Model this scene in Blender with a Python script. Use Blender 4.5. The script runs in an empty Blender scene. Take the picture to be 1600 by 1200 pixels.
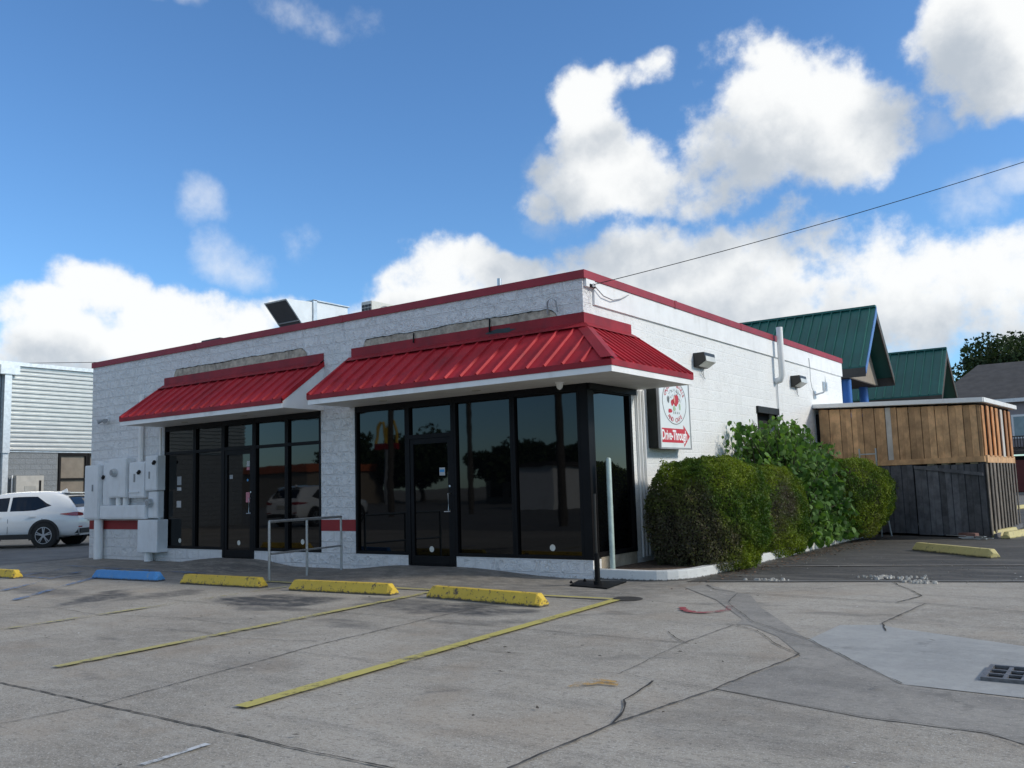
import bpy, bmesh, math, random
import numpy as np
from mathutils import Vector, Matrix, noise as mnoise
rad = math.radians
C = bpy.context.scene.collection
sc = bpy.context.scene

# ------------------------------------------------------------------ camera
FPX, PITCH, ROLL, YAW = 1389.46, 0.113445, -0.029762, -0.618069
CAM = Vector((6.7816, -11.4558, 1.40))
fwd = Vector((math.sin(YAW)*math.cos(PITCH), math.cos(YAW)*math.cos(PITCH), math.sin(PITCH)))
r0 = Vector((math.cos(YAW), -math.sin(YAW), 0)); u0 = r0.cross(fwd)
right = r0*math.cos(ROLL) + u0*math.sin(ROLL)
upv = -r0*math.sin(ROLL) + u0*math.cos(ROLL)
cd = bpy.data.cameras.new('camera'); cam = bpy.data.objects.new('camera', cd); C.objects.link(cam)
cd.sensor_width = 36; cd.lens = 36*FPX/1600; cd.clip_start = .1; cd.clip_end = 3000
M = Matrix((( right.x, upv.x, -fwd.x, CAM.x), (right.y, upv.y, -fwd.y, CAM.y), (right.z, upv.z, -fwd.z, CAM.z), (0, 0, 0, 1)))
cam.matrix_world = M
sc.camera = cam

def ray(u, w):
    return fwd + right*((u-800)/FPX) - upv*((w-600)/FPX)
def G(u, w, z=None, Y=None, X=None):
    d = ray(u, w)
    if X is not None: t = (X-CAM.x)/d.x
    elif Y is not None: t = (Y-CAM.y)/d.y
    else: t = ((z or 0)-CAM.z)/d.z
    return CAM + d*t

# ------------------------------------------------------------------ sky, sun, exposure
SUN_AZ, SUN_EL = rad(68), rad(30)      # azimuth from +Y towards +X
sundir = Vector((math.sin(SUN_AZ)*math.cos(SUN_EL), math.cos(SUN_AZ)*math.cos(SUN_EL), math.sin(SUN_EL)))
sl = bpy.data.lights.new('sun', 'SUN'); sl.energy = 1.85; sl.angle = rad(7); sl.color = (1, .93, .82)
so = bpy.data.objects.new('sun', sl); C.objects.link(so)
so.rotation_euler = sundir.to_track_quat('Z', 'Y').to_euler(); so.location = (30, 10, 30)
sc.view_settings.view_transform = 'Standard'; sc.view_settings.look = 'None'
sc.view_settings.exposure = 0.58; sc.view_settings.gamma = 1

def azel(u, w):
    d = ray(u, w).normalized()
    return math.atan2(d.x, d.y), math.asin(d.z)
world = bpy.data.worlds.new('World'); sc.world = world; world.use_nodes = True
def build_world():
    nt = world.node_tree; N = nt.nodes; L = nt.links
    N.clear()
    out = N.new('ShaderNodeOutputWorld'); bg = N.new('ShaderNodeBackground'); bg.inputs[1].default_value = .12
    sky = N.new('ShaderNodeTexSky'); sky.sky_type = 'NISHITA'; sky.sun_disc = False
    sky.sun_elevation = SUN_EL; sky.sun_rotation = SUN_AZ
    sky.air_density = 1.0; sky.dust_density = .3; sky.ozone_density = 2.6
    tint = N.new('ShaderNodeMix'); tint.data_type = 'RGBA'; tint.blend_type = 'MULTIPLY'; tint.inputs[0].default_value = 1
    tint.inputs[7].default_value = (.56, .80, 1.0, 1)
    L.new(sky.outputs[0], tint.inputs[6])
    # cloud density group over a direction
    g = bpy.data.node_groups.new('cloud_density', 'ShaderNodeTree')
    g.interface.new_socket('dir', in_out='INPUT', socket_type='NodeSocketVector')
    g.interface.new_socket('density', in_out='OUTPUT', socket_type='NodeSocketFloat')
    gn, gl = g.nodes, g.links
    gi = gn.new('NodeGroupInput'); go = gn.new('NodeGroupOutput')
    def m(op, a, b=None, clamp=False):
        n = gn.new('ShaderNodeMath'); n.operation = op; n.use_clamp = clamp
        for i, v in enumerate((a, b)):
            if v is None: continue
            if isinstance(v, (int, float)): n.inputs[i].default_value = v
            else: gl.new(v, n.inputs[i])
        return n.outputs[0]
    def vm(op, a, b):
        n = gn.new('ShaderNodeVectorMath'); n.operation = op
        for i, v in enumerate((a, b)):
            if isinstance(v, tuple): n.inputs[i].default_value = v
            else: gl.new(v, n.inputs[i])
        return n
    def noise(scale, detail, rough, vec, off=(0, 0, 0)):
        n = gn.new('ShaderNodeTexNoise'); n.inputs['Scale'].default_value = scale
        n.inputs['Detail'].default_value = detail; n.inputs['Roughness'].default_value = rough
        gl.new(vm('ADD', vec, off).outputs[0], n.inputs['Vector'])
        return n
    nrm = vm('NORMALIZE', gi.outputs[0], (0, 0, 0)).outputs[0]
    w1 = noise(5, 3, .5, nrm)
    ws = vm('SCALE', vm('SUBTRACT', w1.outputs['Color'], (.5, .5, .5)).outputs[0], (0, 0, 0)); ws.inputs['Scale'].default_value = .13
    wd = vm('ADD', nrm, ws.outputs[0]).outputs[0]
    sp = gn.new('ShaderNodeSeparateXYZ'); gl.new(wd, sp.inputs[0])
    az = m('ARCTAN2', sp.outputs[0], sp.outputs[1]); el = m('ARCSINE', sp.outputs[2])
    cb = gn.new('ShaderNodeCombineXYZ'); gl.new(az, cb.inputs[0]); gl.new(el, cb.inputs[1])
    # x, y, rx, ry, weight : centres and radii of the cumulus banks, as bearings in the photo
    B = [(920, 158, 62, 58, 1.15), (925, 225, 66, 75, 1.15), (930, 290, 115, 62, 1.1), (890, 310, 80, 50, .95), (985, 140, 85, 42, 1.1), (1045, 122, 45, 24, .95), (1010, 290, 60, 50, .8),
         (990, 320, 80, 40, .9), (1225, 170, 115, 98, 1.3), (1300, 225, 120, 90, 1.3), (1160, 250, 115, 88, 1.25), (1110, 310, 120, 50, .95), (1240, 120, 70, 55, .9),
         (1495, 72, 112, 74, 1.2), (1570, 70, 130, 105, 1.4), (1450, 20, 60, 45, .7),
         (960, 430, 115, 58, 1.2), (1090, 425, 130, 70, 1.3), (1100, 500, 220, 60, 1.2), (1220, 420, 170, 82, 1.2), (1390, 430, 170, 75, 1.15), (1560, 430, 140, 85, 1.2), (1300, 510, 300, 70, 1.1),
         (700, 425, 75, 55, 1.1), (620, 450, 70, 40, .9), (790, 440, 70, 35, .9), (690, 490, 240, 40, .9),
         (130, 445, 70, 48, 1.05), (240, 485, 85, 50, .95), (30, 485, 90, 40, .9), (330, 515, 150, 60, 1.05), (160, 535, 200, 40, .9), (480, 480, 70, 40, .85), (140, 600, 260, 60, .8),
        
         (1590, 500, 60, 50, 1)]
    dens = None
    for (u, w, rx, ry, wt) in B:
        a, e = azel(u, w); a2, _ = azel(u+rx, w); _, e2 = azel(u, w-ry)
        s = vm('MULTIPLY', vm('SUBTRACT', cb.outputs[0], (a, e, 0)).outputs[0], (1/abs(a2-a), 1/abs(e2-e), 0)).outputs[0]
        q = m('SUBTRACT', wt, vm('DOT_PRODUCT', s, s).outputs['Value'])
        dens = q if dens is None else m('SMOOTH_MAX', dens, q)
        if dens is not q: dens.node.inputs[2].default_value = .45
    dens = m('MAXIMUM', dens, -2.2)
    # unseen sky behind and beside the viewer: clouds added to brighten the shaded front
    big = noise(2.3, 2, .5, nrm, (3.1, 1.7, 0))
    sp2 = gn.new('ShaderNodeSeparateXYZ'); gl.new(nrm, sp2.inputs[0])
    fy = vm('DOT_PRODUCT', nrm, tuple(Vector((fwd.x, fwd.y, 0)).normalized())).outputs['Value']
    behind = m('MULTIPLY', m('SUBTRACT', .62, fy), 5, True)
    rest = m('SUBTRACT', m('MULTIPLY', m('SUBTRACT', big.outputs[0], .43), 9), m('MULTIPLY', m('SUBTRACT', 1, behind), 6))
    low = m('MULTIPLY', m('SUBTRACT', .30, sp2.outputs[2]), 14)
    rest = m('SUBTRACT', rest, m('MAXIMUM', low, 0))
    dens = m('MAXIMUM', dens, rest)
    f1 = noise(8, 9, .56, nrm, (7, 2, 1)); f2 = noise(30, 6, .6, nrm, (1, 5, 2))
    dens = m('ADD', dens, m('MULTIPLY', m('SUBTRACT', f1.outputs[0], .5), 3.8))
    dens = m('ADD', dens, m('MULTIPLY', m('SUBTRACT', f2.outputs[0], .5), 1.9))
    gl.new(dens, go.inputs[0])
    g.interface.new_socket('thin', in_out='OUTPUT', socket_type='NodeSocketFloat')
    th = None
    for (u, w, rx, ry) in [(310, 318, 75, 42), (355, 395, 95, 46), (484, 365, 46, 42), (500, 15, 95, 48), (1530, 310, 75, 60), (1590, 280, 60, 30), (280, 5, 60, 25), (220, 20, 50, 25), (860, 300, 60, 90), (1440, 190, 60, 40)]:
        a, e = azel(u, w); a2, _ = azel(u+rx, w); _, e2 = azel(u, w-ry)
        q_ = vm('MULTIPLY', vm('SUBTRACT', cb.outputs[0], (a, e, 0)).outputs[0], (1/abs(a2-a), 1/abs(e2-e), 0)).outputs[0]
        q = m('SUBTRACT', .8, vm('DOT_PRODUCT', q_, q_).outputs['Value'])
        th = q if th is None else m('MAXIMUM', th, q)
    th = m('ADD', m('MAXIMUM', th, -1.5), m('MULTIPLY', m('SUBTRACT', f1.outputs[0], .5), 4.5))
    th = m('ADD', th, m('MULTIPLY', m('SUBTRACT', f2.outputs[0], .5), 2.0))
    gl.new(th, go.inputs[1])
    tc = N.new('ShaderNodeTexCoord')
    def D(off):
        a = N.new('ShaderNodeVectorMath'); a.operation = 'ADD'; a.inputs[1].default_value = off
        L.new(tc.outputs['Generated'], a.inputs[0])
        n = N.new('ShaderNodeGroup'); n.node_tree = g; L.new(a.outputs[0], n.inputs[0]); return n
    def M_(op, a, b=None, clamp=False):
        n = N.new('ShaderNodeMath'); n.operation = op; n.use_clamp = clamp
        for i, v in enumerate((a, b)):
            if v is None: continue
            if isinstance(v, (int, float)): n.inputs[i].default_value = v
            else: L.new(v, n.inputs[i])
        return n.outputs[0]
    g0 = D((0, 0, 0)); d0 = g0.outputs[0]; o = sundir*.06 + Vector((0, 0, .045)); d1 = D(tuple(o)).outputs[0]
    mr = N.new('ShaderNodeMapRange'); mr.interpolation_type = 'SMOOTHERSTEP'; L.new(d0, mr.inputs[0])
    mr.inputs[1].default_value = -.3; mr.inputs[2].default_value = .95
    lit = N.new('ShaderNodeMapRange'); L.new(M_('ADD', M_('MULTIPLY', d1, .75), M_('MULTIPLY', d0, .25)), lit.inputs[0])
    lit.inputs[1].default_value = -.4; lit.inputs[2].default_value = 1.6; lit.interpolation_type = 'SMOOTHSTEP'
    cc = N.new('ShaderNodeMix'); cc.data_type = 'RGBA'; L.new(lit.outputs[0], cc.inputs[0])
    cc.inputs[6].default_value = (5.6, 5.65, 5.6, 1); cc.inputs[7].default_value = (2.9, 3.2, 3.55, 1)
    mx = N.new('ShaderNodeMix'); mx.data_type = 'RGBA'
    sep = N.new('ShaderNodeSeparateXYZ'); L.new(tc.outputs['Generated'], sep.inputs[0])
    mt_ = N.new('ShaderNodeMapRange'); mt_.interpolation_type = 'SMOOTHSTEP'; L.new(g0.outputs[1], mt_.inputs[0]); mt_.inputs[1].default_value = -.2; mt_.inputs[2].default_value = 1.9; mt_.inputs[4].default_value = .6
    vis = M_('MAXIMUM', M_('MULTIPLY', mr.outputs[0], .97), mt_.outputs[0])
    hz = M_('MULTIPLY', M_('ADD', sep.outputs[2], .02), 12, True)
    vis = M_('MULTIPLY', vis, hz)
    L.new(vis, mx.inputs[0]); L.new(tint.outputs[2], mx.inputs[6]); L.new(cc.outputs[2], mx.inputs[7])
    L.new(mx.outputs[2], bg.inputs[0]); L.new(bg.outputs[0], out.inputs[0])
    world.cycles.sampling_method = 'MANUAL'; world.cycles.sample_map_resolution = 512
build_world()

# ------------------------------------------------------------------ helpers
ORG = {}
def empty(name, loc=(0, 0, 0), label=None, cat=None, group=None):
    o = bpy.data.objects.new(name, None); o.empty_display_size = .2; o.location = loc; C.objects.link(o)
    ORG[o.name] = Vector(loc); tag(o, label, cat, group); return o
def tag(o, label=None, cat=None, group=None, kind=None):
    if label: o['label'] = label
    if cat: o['category'] = cat
    if group: o['group'] = group
    if kind: o['kind'] = kind
    return o
def link_mesh(name, me, mt, parent=None, smooth=False):
    o = bpy.data.objects.new(name, me); C.objects.link(o)
    for x in (mt if isinstance(mt, (list, tuple)) else [mt]): me.materials.append(x)
    org = Vector((0, 0, 0))
    if parent is not None:
        o.parent = parent; org = ORG[parent.name]
        me.transform(Matrix.Translation(-org))
    ORG[o.name] = org.copy()
    if smooth: me.shade_smooth() if hasattr(me, 'shade_smooth') else None
    return o
class MB:
    def __init__(s): s.v = []; s.f = []; s.m = []
    def add(s, vs, fs, mi=0):
        b = len(s.v); s.v += [tuple(x) for x in vs]; s.f += [tuple(b+i for i in f) for f in fs]; s.m += [mi]*len(fs); return s
    def box(s, x0, x1, y0, y1, z0, z1, mi=0):
        if x0 > x1: x0, x1 = x1, x0
        if y0 > y1: y0, y1 = y1, y0
        if z0 > z1: z0, z1 = z1, z0
        v = [(x0,y0,z0),(x1,y0,z0),(x1,y1,z0),(x0,y1,z0),(x0,y0,z1),(x1,y0,z1),(x1,y1,z1),(x0,y1,z1)]
        return s.add(v, [(3,2,1,0),(4,5,6,7),(0,1,5,4),(1,2,6,5),(2,3,7,6),(3,0,4,7)], mi)
    def obox(s, c, ax, ay, az, mi=0):   # oriented box, half vectors
        c = Vector(c); ax, ay, az = Vector(ax), Vector(ay), Vector(az)
        v = [c-ax-ay-az, c+ax-ay-az, c+ax+ay-az, c-ax+ay-az, c-ax-ay+az, c+ax-ay+az, c+ax+ay+az, c-ax+ay+az]
        f = [(3,2,1,0),(4,5,6,7),(0,1,5,4),(1,2,6,5),(2,3,7,6),(3,0,4,7)]
        if ax.cross(ay).dot(az) < 0: f = [q[::-1] for q in f]
        return s.add(v, f, mi)
    def prism(s, pts, ext, mi=0):      # planar polygon extruded by vector
        ext = Vector(ext); n = len(pts); a = [Vector(p) for p in pts]; b = [p+ext for p in a]
        nr = Vector((0, 0, 0))
        for i in range(n): nr += a[i].cross(a[(i+1) % n])
        f = [tuple(range(n))[::-1], tuple(range(n, 2*n))] + [(i, (i+1) % n, n+(i+1) % n, n+i) for i in range(n)]
        if nr.dot(ext) < 0: f = [q[::-1] for q in f]
        return s.add(a+b, f, mi)
    def tube(s, pts, r, n=8, mi=0, cap=True):
        pts = [Vector(p) for p in pts]; rs = r if isinstance(r, (list, tuple)) else [r]*len(pts)
        vs = []; ref = None
        for i, p in enumerate(pts):
            t = (pts[min(i+1, len(pts)-1)] - pts[max(i-1, 0)]).normalized()
            if ref is None: ref = Vector((0, 0, 1)) if abs(t.z) < .9 else Vector((1, 0, 0))
            a = t.cross(ref).normalized(); b = t.cross(a).normalized(); ref = a.cross(t)*-1 if False else ref
            for k in range(n):
                q = 2*math.pi*k/n; vs.append(p + (a*math.cos(q)+b*math.sin(q))*rs[i])
        fs = []
        for i in range(len(pts)-1):
            for k in range(n):
                k2 = (k+1) % n; fs.append((i*n+k, i*n+k2, (i+1)*n+k2, (i+1)*n+k))
        if cap: fs.append(tuple(range(n))[::-1]); e = (len(pts)-1)*n; fs.append(tuple(range(e, e+n)))
        return s.add(vs, fs, mi)
    def build(s, name, mt, parent=None, smooth=False, bevel=0):
        me = bpy.data.meshes.new(name); me.from_pydata(s.v, [], s.f)
        for p, i in zip(me.polygons, s.m): p.material_index = i
        bm = bmesh.new(); bm.from_mesh(me); bmesh.ops.recalc_face_normals(bm, faces=bm.faces)
        if bevel: 
            bmesh.ops.bevel(bm, geom=[e for e in bm.edges if len(e.link_faces) == 2 and e.calc_face_angle(0) > .5], offset=bevel, segments=2, affect='EDGES', clamp_overlap=True)
        bm.to_mesh(me); bm.free(); me.update()
        if smooth:
            for p in me.polygons: p.use_smooth = True
            try: me.set_sharp_from_angle(angle=rad(40))
            except Exception: pass
        return link_mesh(name, me, mt, parent)
def bx(name, mt, parent, *a, bevel=0): return MB().box(*a).build(name, mt, parent, bevel=bevel)
def copy_tree(o, parent=None):
    c = o.copy(); C.objects.link(c); c.parent = parent
    ORG[c.name] = ORG.get(o.name, Vector((0, 0, 0)))
    for ch in list(o.children): copy_tree(ch, c)
    return c

# ------------------------------------------------------------------ materials
def newmat(name):
    m = bpy.data.materials.new(name); m.use_nodes = True; nt = m.node_tree
    return m, nt, nt.nodes, nt.links, nt.nodes['Principled BSDF']
def nz(N, L, vec, scale, detail=4, rough=.55, dist=0):
    n = N.new('ShaderNodeTexNoise'); n.inputs['Scale'].default_value = scale; n.inputs['Detail'].default_value = detail
    n.inputs['Roughness'].default_value = rough; n.inputs['Distortion'].default_value = dist
    if vec is not None: L.new(vec, n.inputs['Vector'])
    return n
def rng(N, L, v, a, b, c=0, d=1, smooth=True):
    n = N.new('ShaderNodeMapRange'); n.inputs[1].default_value = a; n.inputs[2].default_value = b
    n.inputs[3].default_value = c; n.inputs[4].default_value = d
    if smooth: n.interpolation_type = 'SMOOTHSTEP'
    L.new(v, n.inputs[0]); return n.outputs[0]
def mixc(N, L, fac, a, b, blend='MIX'):
    n = N.new('ShaderNodeMix'); n.data_type = 'RGBA'; n.blend_type = blend
    for i, v in ((0, fac), (6, a), (7, b)):
        if isinstance(v, (int, float)): n.inputs[i].default_value = v
        elif isinstance(v, tuple): n.inputs[i].default_value = v if len(v) == 4 else v+(1,)
        else: L.new(v, n.inputs[i])
    return n.outputs[2]
def bump(N, L, bs, h, strength, dist=.01, nrm=None):
    b = N.new('ShaderNodeBump'); b.inputs['Strength'].default_value = strength; b.inputs['Distance'].default_value = dist
    L.new(h, b.inputs['Height'])
    if nrm is not None: L.new(nrm, b.inputs['Normal'])
    L.new(b.outputs[0], bs.inputs['Normal']); return b.outputs[0]
def mscale(N, L, vec, s):
    n = N.new('ShaderNodeMapping'); n.inputs['Scale'].default_value = s; L.new(vec, n.inputs[0]); return n.outputs[0]
def mat(name, col, rough=.6, metal=0, var=.12, vscale=3, bmp=.15, bscale=60, dirt=None, dirtamt=.5, dscale=2.2, spec=.5, island=0, coat=0):
    m, nt, N, L, bs = newmat(name)
    tc = N.new('ShaderNodeTexCoord'); v = tc.outputs['Object']
    n = nz(N, L, v, vscale, 6, .6)
    lo = tuple(c*(1-var) for c in col); hi = tuple(min(1, c*(1+var)) for c in col)
    c = mixc(N, L, rng(N, L, n.outputs[0], .3, .7), lo, hi)
    if dirt:
        d = nz(N, L, mscale(N, L, v, (1, 1, .35)), dscale, 8, .65)
        c = mixc(N, L, rng(N, L, d.outputs[0], .5, .78, 0, dirtamt), c, dirt)
    if island:
        gi = N.new('ShaderNodeNewGeometry')
        c = mixc(N, L, 1, c, mixc(N, L, gi.outputs['Random Per Island'], (1-island,)*3, (1+island,)*3), 'MULTIPLY')
    L.new(c, bs.inputs['Base Color']); bs.inputs['Roughness'].default_value = rough; bs.inputs['Metallic'].default_value = metal
    bs.inputs['Specular IOR Level'].default_value = spec
    if coat: bs.inputs['Coat Weight'].default_value = coat; bs.inputs['Coat Roughness'].default_value = .05
    if bmp:
        b = nz(N, L, v, bscale, 5, .6); bump(N, L, bs, b.outputs[0], bmp, .01)
    return m

def block_mat(name, axis, col, rock, rscale, pit=False):
    m, nt, N, L, bs = newmat(name)
    tc = N.new('ShaderNodeTexCoord'); sp = N.new('ShaderNodeSeparateXYZ'); L.new(tc.outputs['Object'], sp.inputs[0])
    cb = N.new('ShaderNodeCombineXYZ'); L.new(sp.outputs[axis], cb.inputs[0])
    mz = N.new('ShaderNodeMath'); mz.operation = 'SUBTRACT'; mz.inputs[1].default_value = .0604; L.new(sp.outputs[2], mz.inputs[0]); L.new(mz.outputs[0], cb.inputs[1])
    br = N.new('ShaderNodeTexBrick'); L.new(cb.outputs[0], br.inputs['Vector']); br.inputs['Scale'].default_value = 1
    br.inputs['Brick Width'].default_value = .4064; br.inputs['Row Height'].default_value = .2032
    br.inputs['Mortar Size'].default_value = .009 if pit else .012; br.inputs['Mortar Smooth'].default_value = .3
    br.inputs['Color1'].default_value = (.96, .96, .96, 1); br.inputs['Color2'].default_value = (1, 1, 1, 1); br.inputs['Mortar'].default_value = (1, 1, 1, 1)
    v = tc.outputs['Object']
    big = nz(N, L, v, 1.1, 5, .6)
    c = mixc(N, L, rng(N, L, big.outputs[0], .3, .72), tuple(x*.95 for x in col), col)
    c = mixc(N, L, 1, c, br.outputs['Color'], 'MULTIPLY')
    # split-face rock: every block has its own broken face
    blk = N.new('ShaderNodeTexWhiteNoise'); blk.noise_dimensions = '3D'
    fl = N.new('ShaderNodeVectorMath'); fl.operation = 'SCALE'; L.new(br.outputs['Color'], fl.inputs[0]); fl.inputs['Scale'].default_value = 37
    va = N.new('ShaderNodeVectorMath'); va.operation = 'ADD'; L.new(v, va.inputs[0]); L.new(fl.outputs[0], va.inputs[1])
    n1 = nz(N, L, va.outputs[0], rscale, 5, .6, .9 if not pit else .2); n2 = nz(N, L, v, rscale*4, 5, .7)
    rd = N.new('ShaderNodeMath'); rd.operation = 'SUBTRACT'; L.new(n1.outputs[0], rd.inputs[0]); rd.inputs[1].default_value = .5
    ab = N.new('ShaderNodeMath'); ab.operation = 'ABSOLUTE'; L.new(rd.outputs[0], ab.inputs[0])
    a = N.new('ShaderNodeMath'); a.operation = 'MULTIPLY_ADD'; L.new(ab.outputs[0], a.inputs[0]); a.inputs[1].default_value = -2.2 if not pit else -1.0; L.new(n1.outputs[0], a.inputs[2])
    a2 = N.new('ShaderNodeMath'); a2.operation = 'MULTIPLY_ADD'; L.new(n2.outputs[0], a2.inputs[0]); a2.inputs[1].default_value = .6; L.new(a.outputs[0], a2.inputs[2])
    inv = N.new('ShaderNodeMath'); inv.operation = 'SUBTRACT'; inv.inputs[0].default_value = 1; L.new(br.outputs['Fac'], inv.inputs[1])
    a3 = N.new('ShaderNodeMath'); a3.operation = 'ADD'; L.new(a2.outputs[0], a3.inputs[0]); a3.inputs[1].default_value = 1.1 if pit else 1.9
    hh = N.new('ShaderNodeMath'); hh.operation = 'MULTIPLY'; L.new(a3.outputs[0], hh.inputs[0]); L.new(inv.outputs[0], hh.inputs[1])
    # thin paint in the hollows, full paint on the tooled joints
    c = mixc(N, L, rng(N, L, a2.outputs[0], .0, .7, .12, .03 if not pit else 0), c, (.5, .53, .56))
    c = mixc(N, L, br.outputs['Fac'], c, tuple(min(.88, x*1.0) for x in col) if pit else tuple(x*.83 for x in col))
    if pit:   # open pores of the block that the paint did not fill
        p = nz(N, L, v, 42, 4, .75); pm = rng(N, L, p.outputs[0], .56, .66, 0, 1)
        q = nz(N, L, v, 5, 4, .65); pm2 = N.new('ShaderNodeMath'); pm2.operation = 'MULTIPLY'; L.new(pm, pm2.inputs[0]); L.new(rng(N, L, q.outputs[0], .40, .58), pm2.inputs[1])
        pm3 = N.new('ShaderNodeMath'); pm3.operation = 'MULTIPLY'; L.new(pm2.outputs[0], pm3.inputs[0]); L.new(inv.outputs[0], pm3.inputs[1])
        c = mixc(N, L, pm3.outputs[0], c, (.40, .41, .41))
    # grime low down and in streaks
    st = nz(N, L, mscale(N, L, v, (2.2, 2.2, .25)), 2, 6, .65)
    c = mixc(N, L, rng(N, L, st.outputs[0], .56, .8, 0, .2), c, (.40, .39, .35))
    ch = nz(N, L, v, 9, 6, .7); c = mixc(N, L, rng(N, L, ch.outputs[0], .69, .73, 0, .6), c, (.3, .29, .27))
    L.new(c, bs.inputs['Base Color']); bs.inputs['Roughness'].default_value = .55
    bump(N, L, bs, hh.outputs[0], rock*.95 if not pit else rock, .05 if not pit else .034)
    return m
M_front = block_mat('painted_split_block', 0, (.88, .88, .88), .9, 9)
M_side = block_mat('painted_split_block_side', 1, (.84, .85, .84), .5, 20, True)
M_white = mat('white_paint', (.80, .80, .79), .5, var=.05, dirt=(.4, .38, .33), dirtamt=.35, bmp=.1)
M_whitebox = mat('white_enamel', (.74, .76, .78), .42, var=.05, dirt=(.35, .33, .3), dirtamt=.3, bmp=.05, bscale=20)
M_soffit = mat('soffit_paint', (.70, .69, .66), .6, var=.06, dirt=(.35, .33, .29), dirtamt=.4)
M_red = mat('red_metal', (.40, .018, .027), .55, var=.16, vscale=1.5, bmp=.08, bscale=5, dirt=(.22, .022, .028), dirtamt=.7, spec=.22)
M_redflash = mat('red_flashing', (.27, .014, .022), .55, var=.2, vscale=2, bmp=.25, bscale=3, dirt=(.12, .02, .03), dirtamt=.6, spec=.3)
M_coping = mat('red_coping', (.28, .014, .026), .55, var=.12, bmp=.08, bscale=6)
M_stripe = mat('red_stripe_paint', (.26, .012, .014), .6, var=.1)
M_black = mat('black_frame', (.007, .007, .008), .5, spec=.14, var=.2, bmp=.03, bscale=20)
M_bare = mat('bare_stucco', (.42, .37, .30), .9, var=.3, vscale=9, bmp=.9, bscale=35, dirt=(.12, .12, .11), dirtamt=.8, dscale=7)
M_beige = mat('beige_concrete', (.36, .31, .24), .85, var=.2, vscale=6, bmp=.4, bscale=50, dirt=(.12, .1, .08), dirtamt=.6)
M_roof = mat('flat_roof', (.2, .2, .2), .9)
M_galv = mat('galvanised_steel', (.52, .55, .57), .38, .75, var=.12, vscale=8, bmp=.05)
M_steel = mat('rail_steel', (.42, .42, .42), .4, .6, var=.12, vscale=12, bmp=.05)
M_hvac = mat('hvac_panel', (.68, .72, .74), .4, .1, var=.06, dirt=(.4, .38, .34), dirtamt=.3, bmp=.05)
M_darkmesh = mat('dark_mesh', (.06, .06, .065), .7, bmp=.5, bscale=90)
M_bronze = mat('bronze_fixture', (.022, .02, .018), .45)
M_signcase = mat('sign_case', (.022, .025, .024), .6, var=.2, spec=.2)
M_lens = mat('lamp_lens', (.62, .60, .52), .2, var=.1)
M_dark = mat('dark_void', (.008, .008, .009), .8, bmp=0)
M_grey = mat('grey_plastic', (.3, .31, .32), .5)
M_poleg = mat('pale_green_pipe', (.38, .47, .44), .45, .2, var=.12, vscale=10, dirt=(.2, .2, .16), dirtamt=.4)
def glass_mat(name, tint=(.002, .0025, .003), ior=1.5, wav=.004):
    m, nt, N, L, bs = newmat(name)
    bs.inputs['Base Color'].default_value = tint+(1,); bs.inputs['Roughness'].default_value = .02; bs.inputs['IOR'].default_value = ior; bs.inputs['Specular IOR Level'].default_value = .38
    tc = N.new('ShaderNodeTexCoord'); n = nz(N, L, tc.outputs['Object'], 1.6, 2, .5); bump(N, L, bs, n.outputs[0], wav, .2)
    return m
M_glass = glass_mat('tinted_glass')

# ------------------------------------------------------------------ ground
def sstep(a, b, x):
    t = np.clip((x-a)/(b-a), 0, 1); return t*t*(3-2*t)
class VN:      # small numpy value noise
    def __init__(s, seed): s.t = np.random.RandomState(seed).rand(256, 256)
    def __call__(s, x, y):
        xi = np.floor(x).astype(int); yi = np.floor(y).astype(int); fx = x-xi; fy = y-yi
        fx = fx*fx*(3-2*fx); fy = fy*fy*(3-2*fy); t = s.t
        a = t[xi & 255, yi & 255]; b = t[(xi+1) & 255, yi & 255]; c = t[xi & 255, (yi+1) & 255]; d = t[(xi+1) & 255, (yi+1) & 255]
        return (a*(1-fx)+b*fx)*(1-fy)+(c*(1-fx)+d*fx)*fy
    def fbm(s, x, y, o=5):
        r = 0; a = .5
        for i in range(o): r = r+a*s(x*2**i+i*17.3, y*2**i+i*9.1); a *= .5
        return r
vn = VN(3); vn2 = VN(8)
def ground_h(x, y):
    x = np.asarray(x, float); y = np.asarray(y, float)
    h = np.zeros_like(x*y)
    for (c, hw, sl, sr, a) in ((-8.2, .5, 1.5, 1.35, .115), (-3.1, .55, 1.6, 2.2, .105)):
        fx = sstep(c-hw-sl, c-hw, x)*(1-sstep(c+hw, c+hw+sr, x))
        fy = sstep(-1.75, -.25, y)
        h = np.maximum(h, a*fx*fy)
    return h
def gz(x, y): return float(ground_h(x, y))
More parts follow.
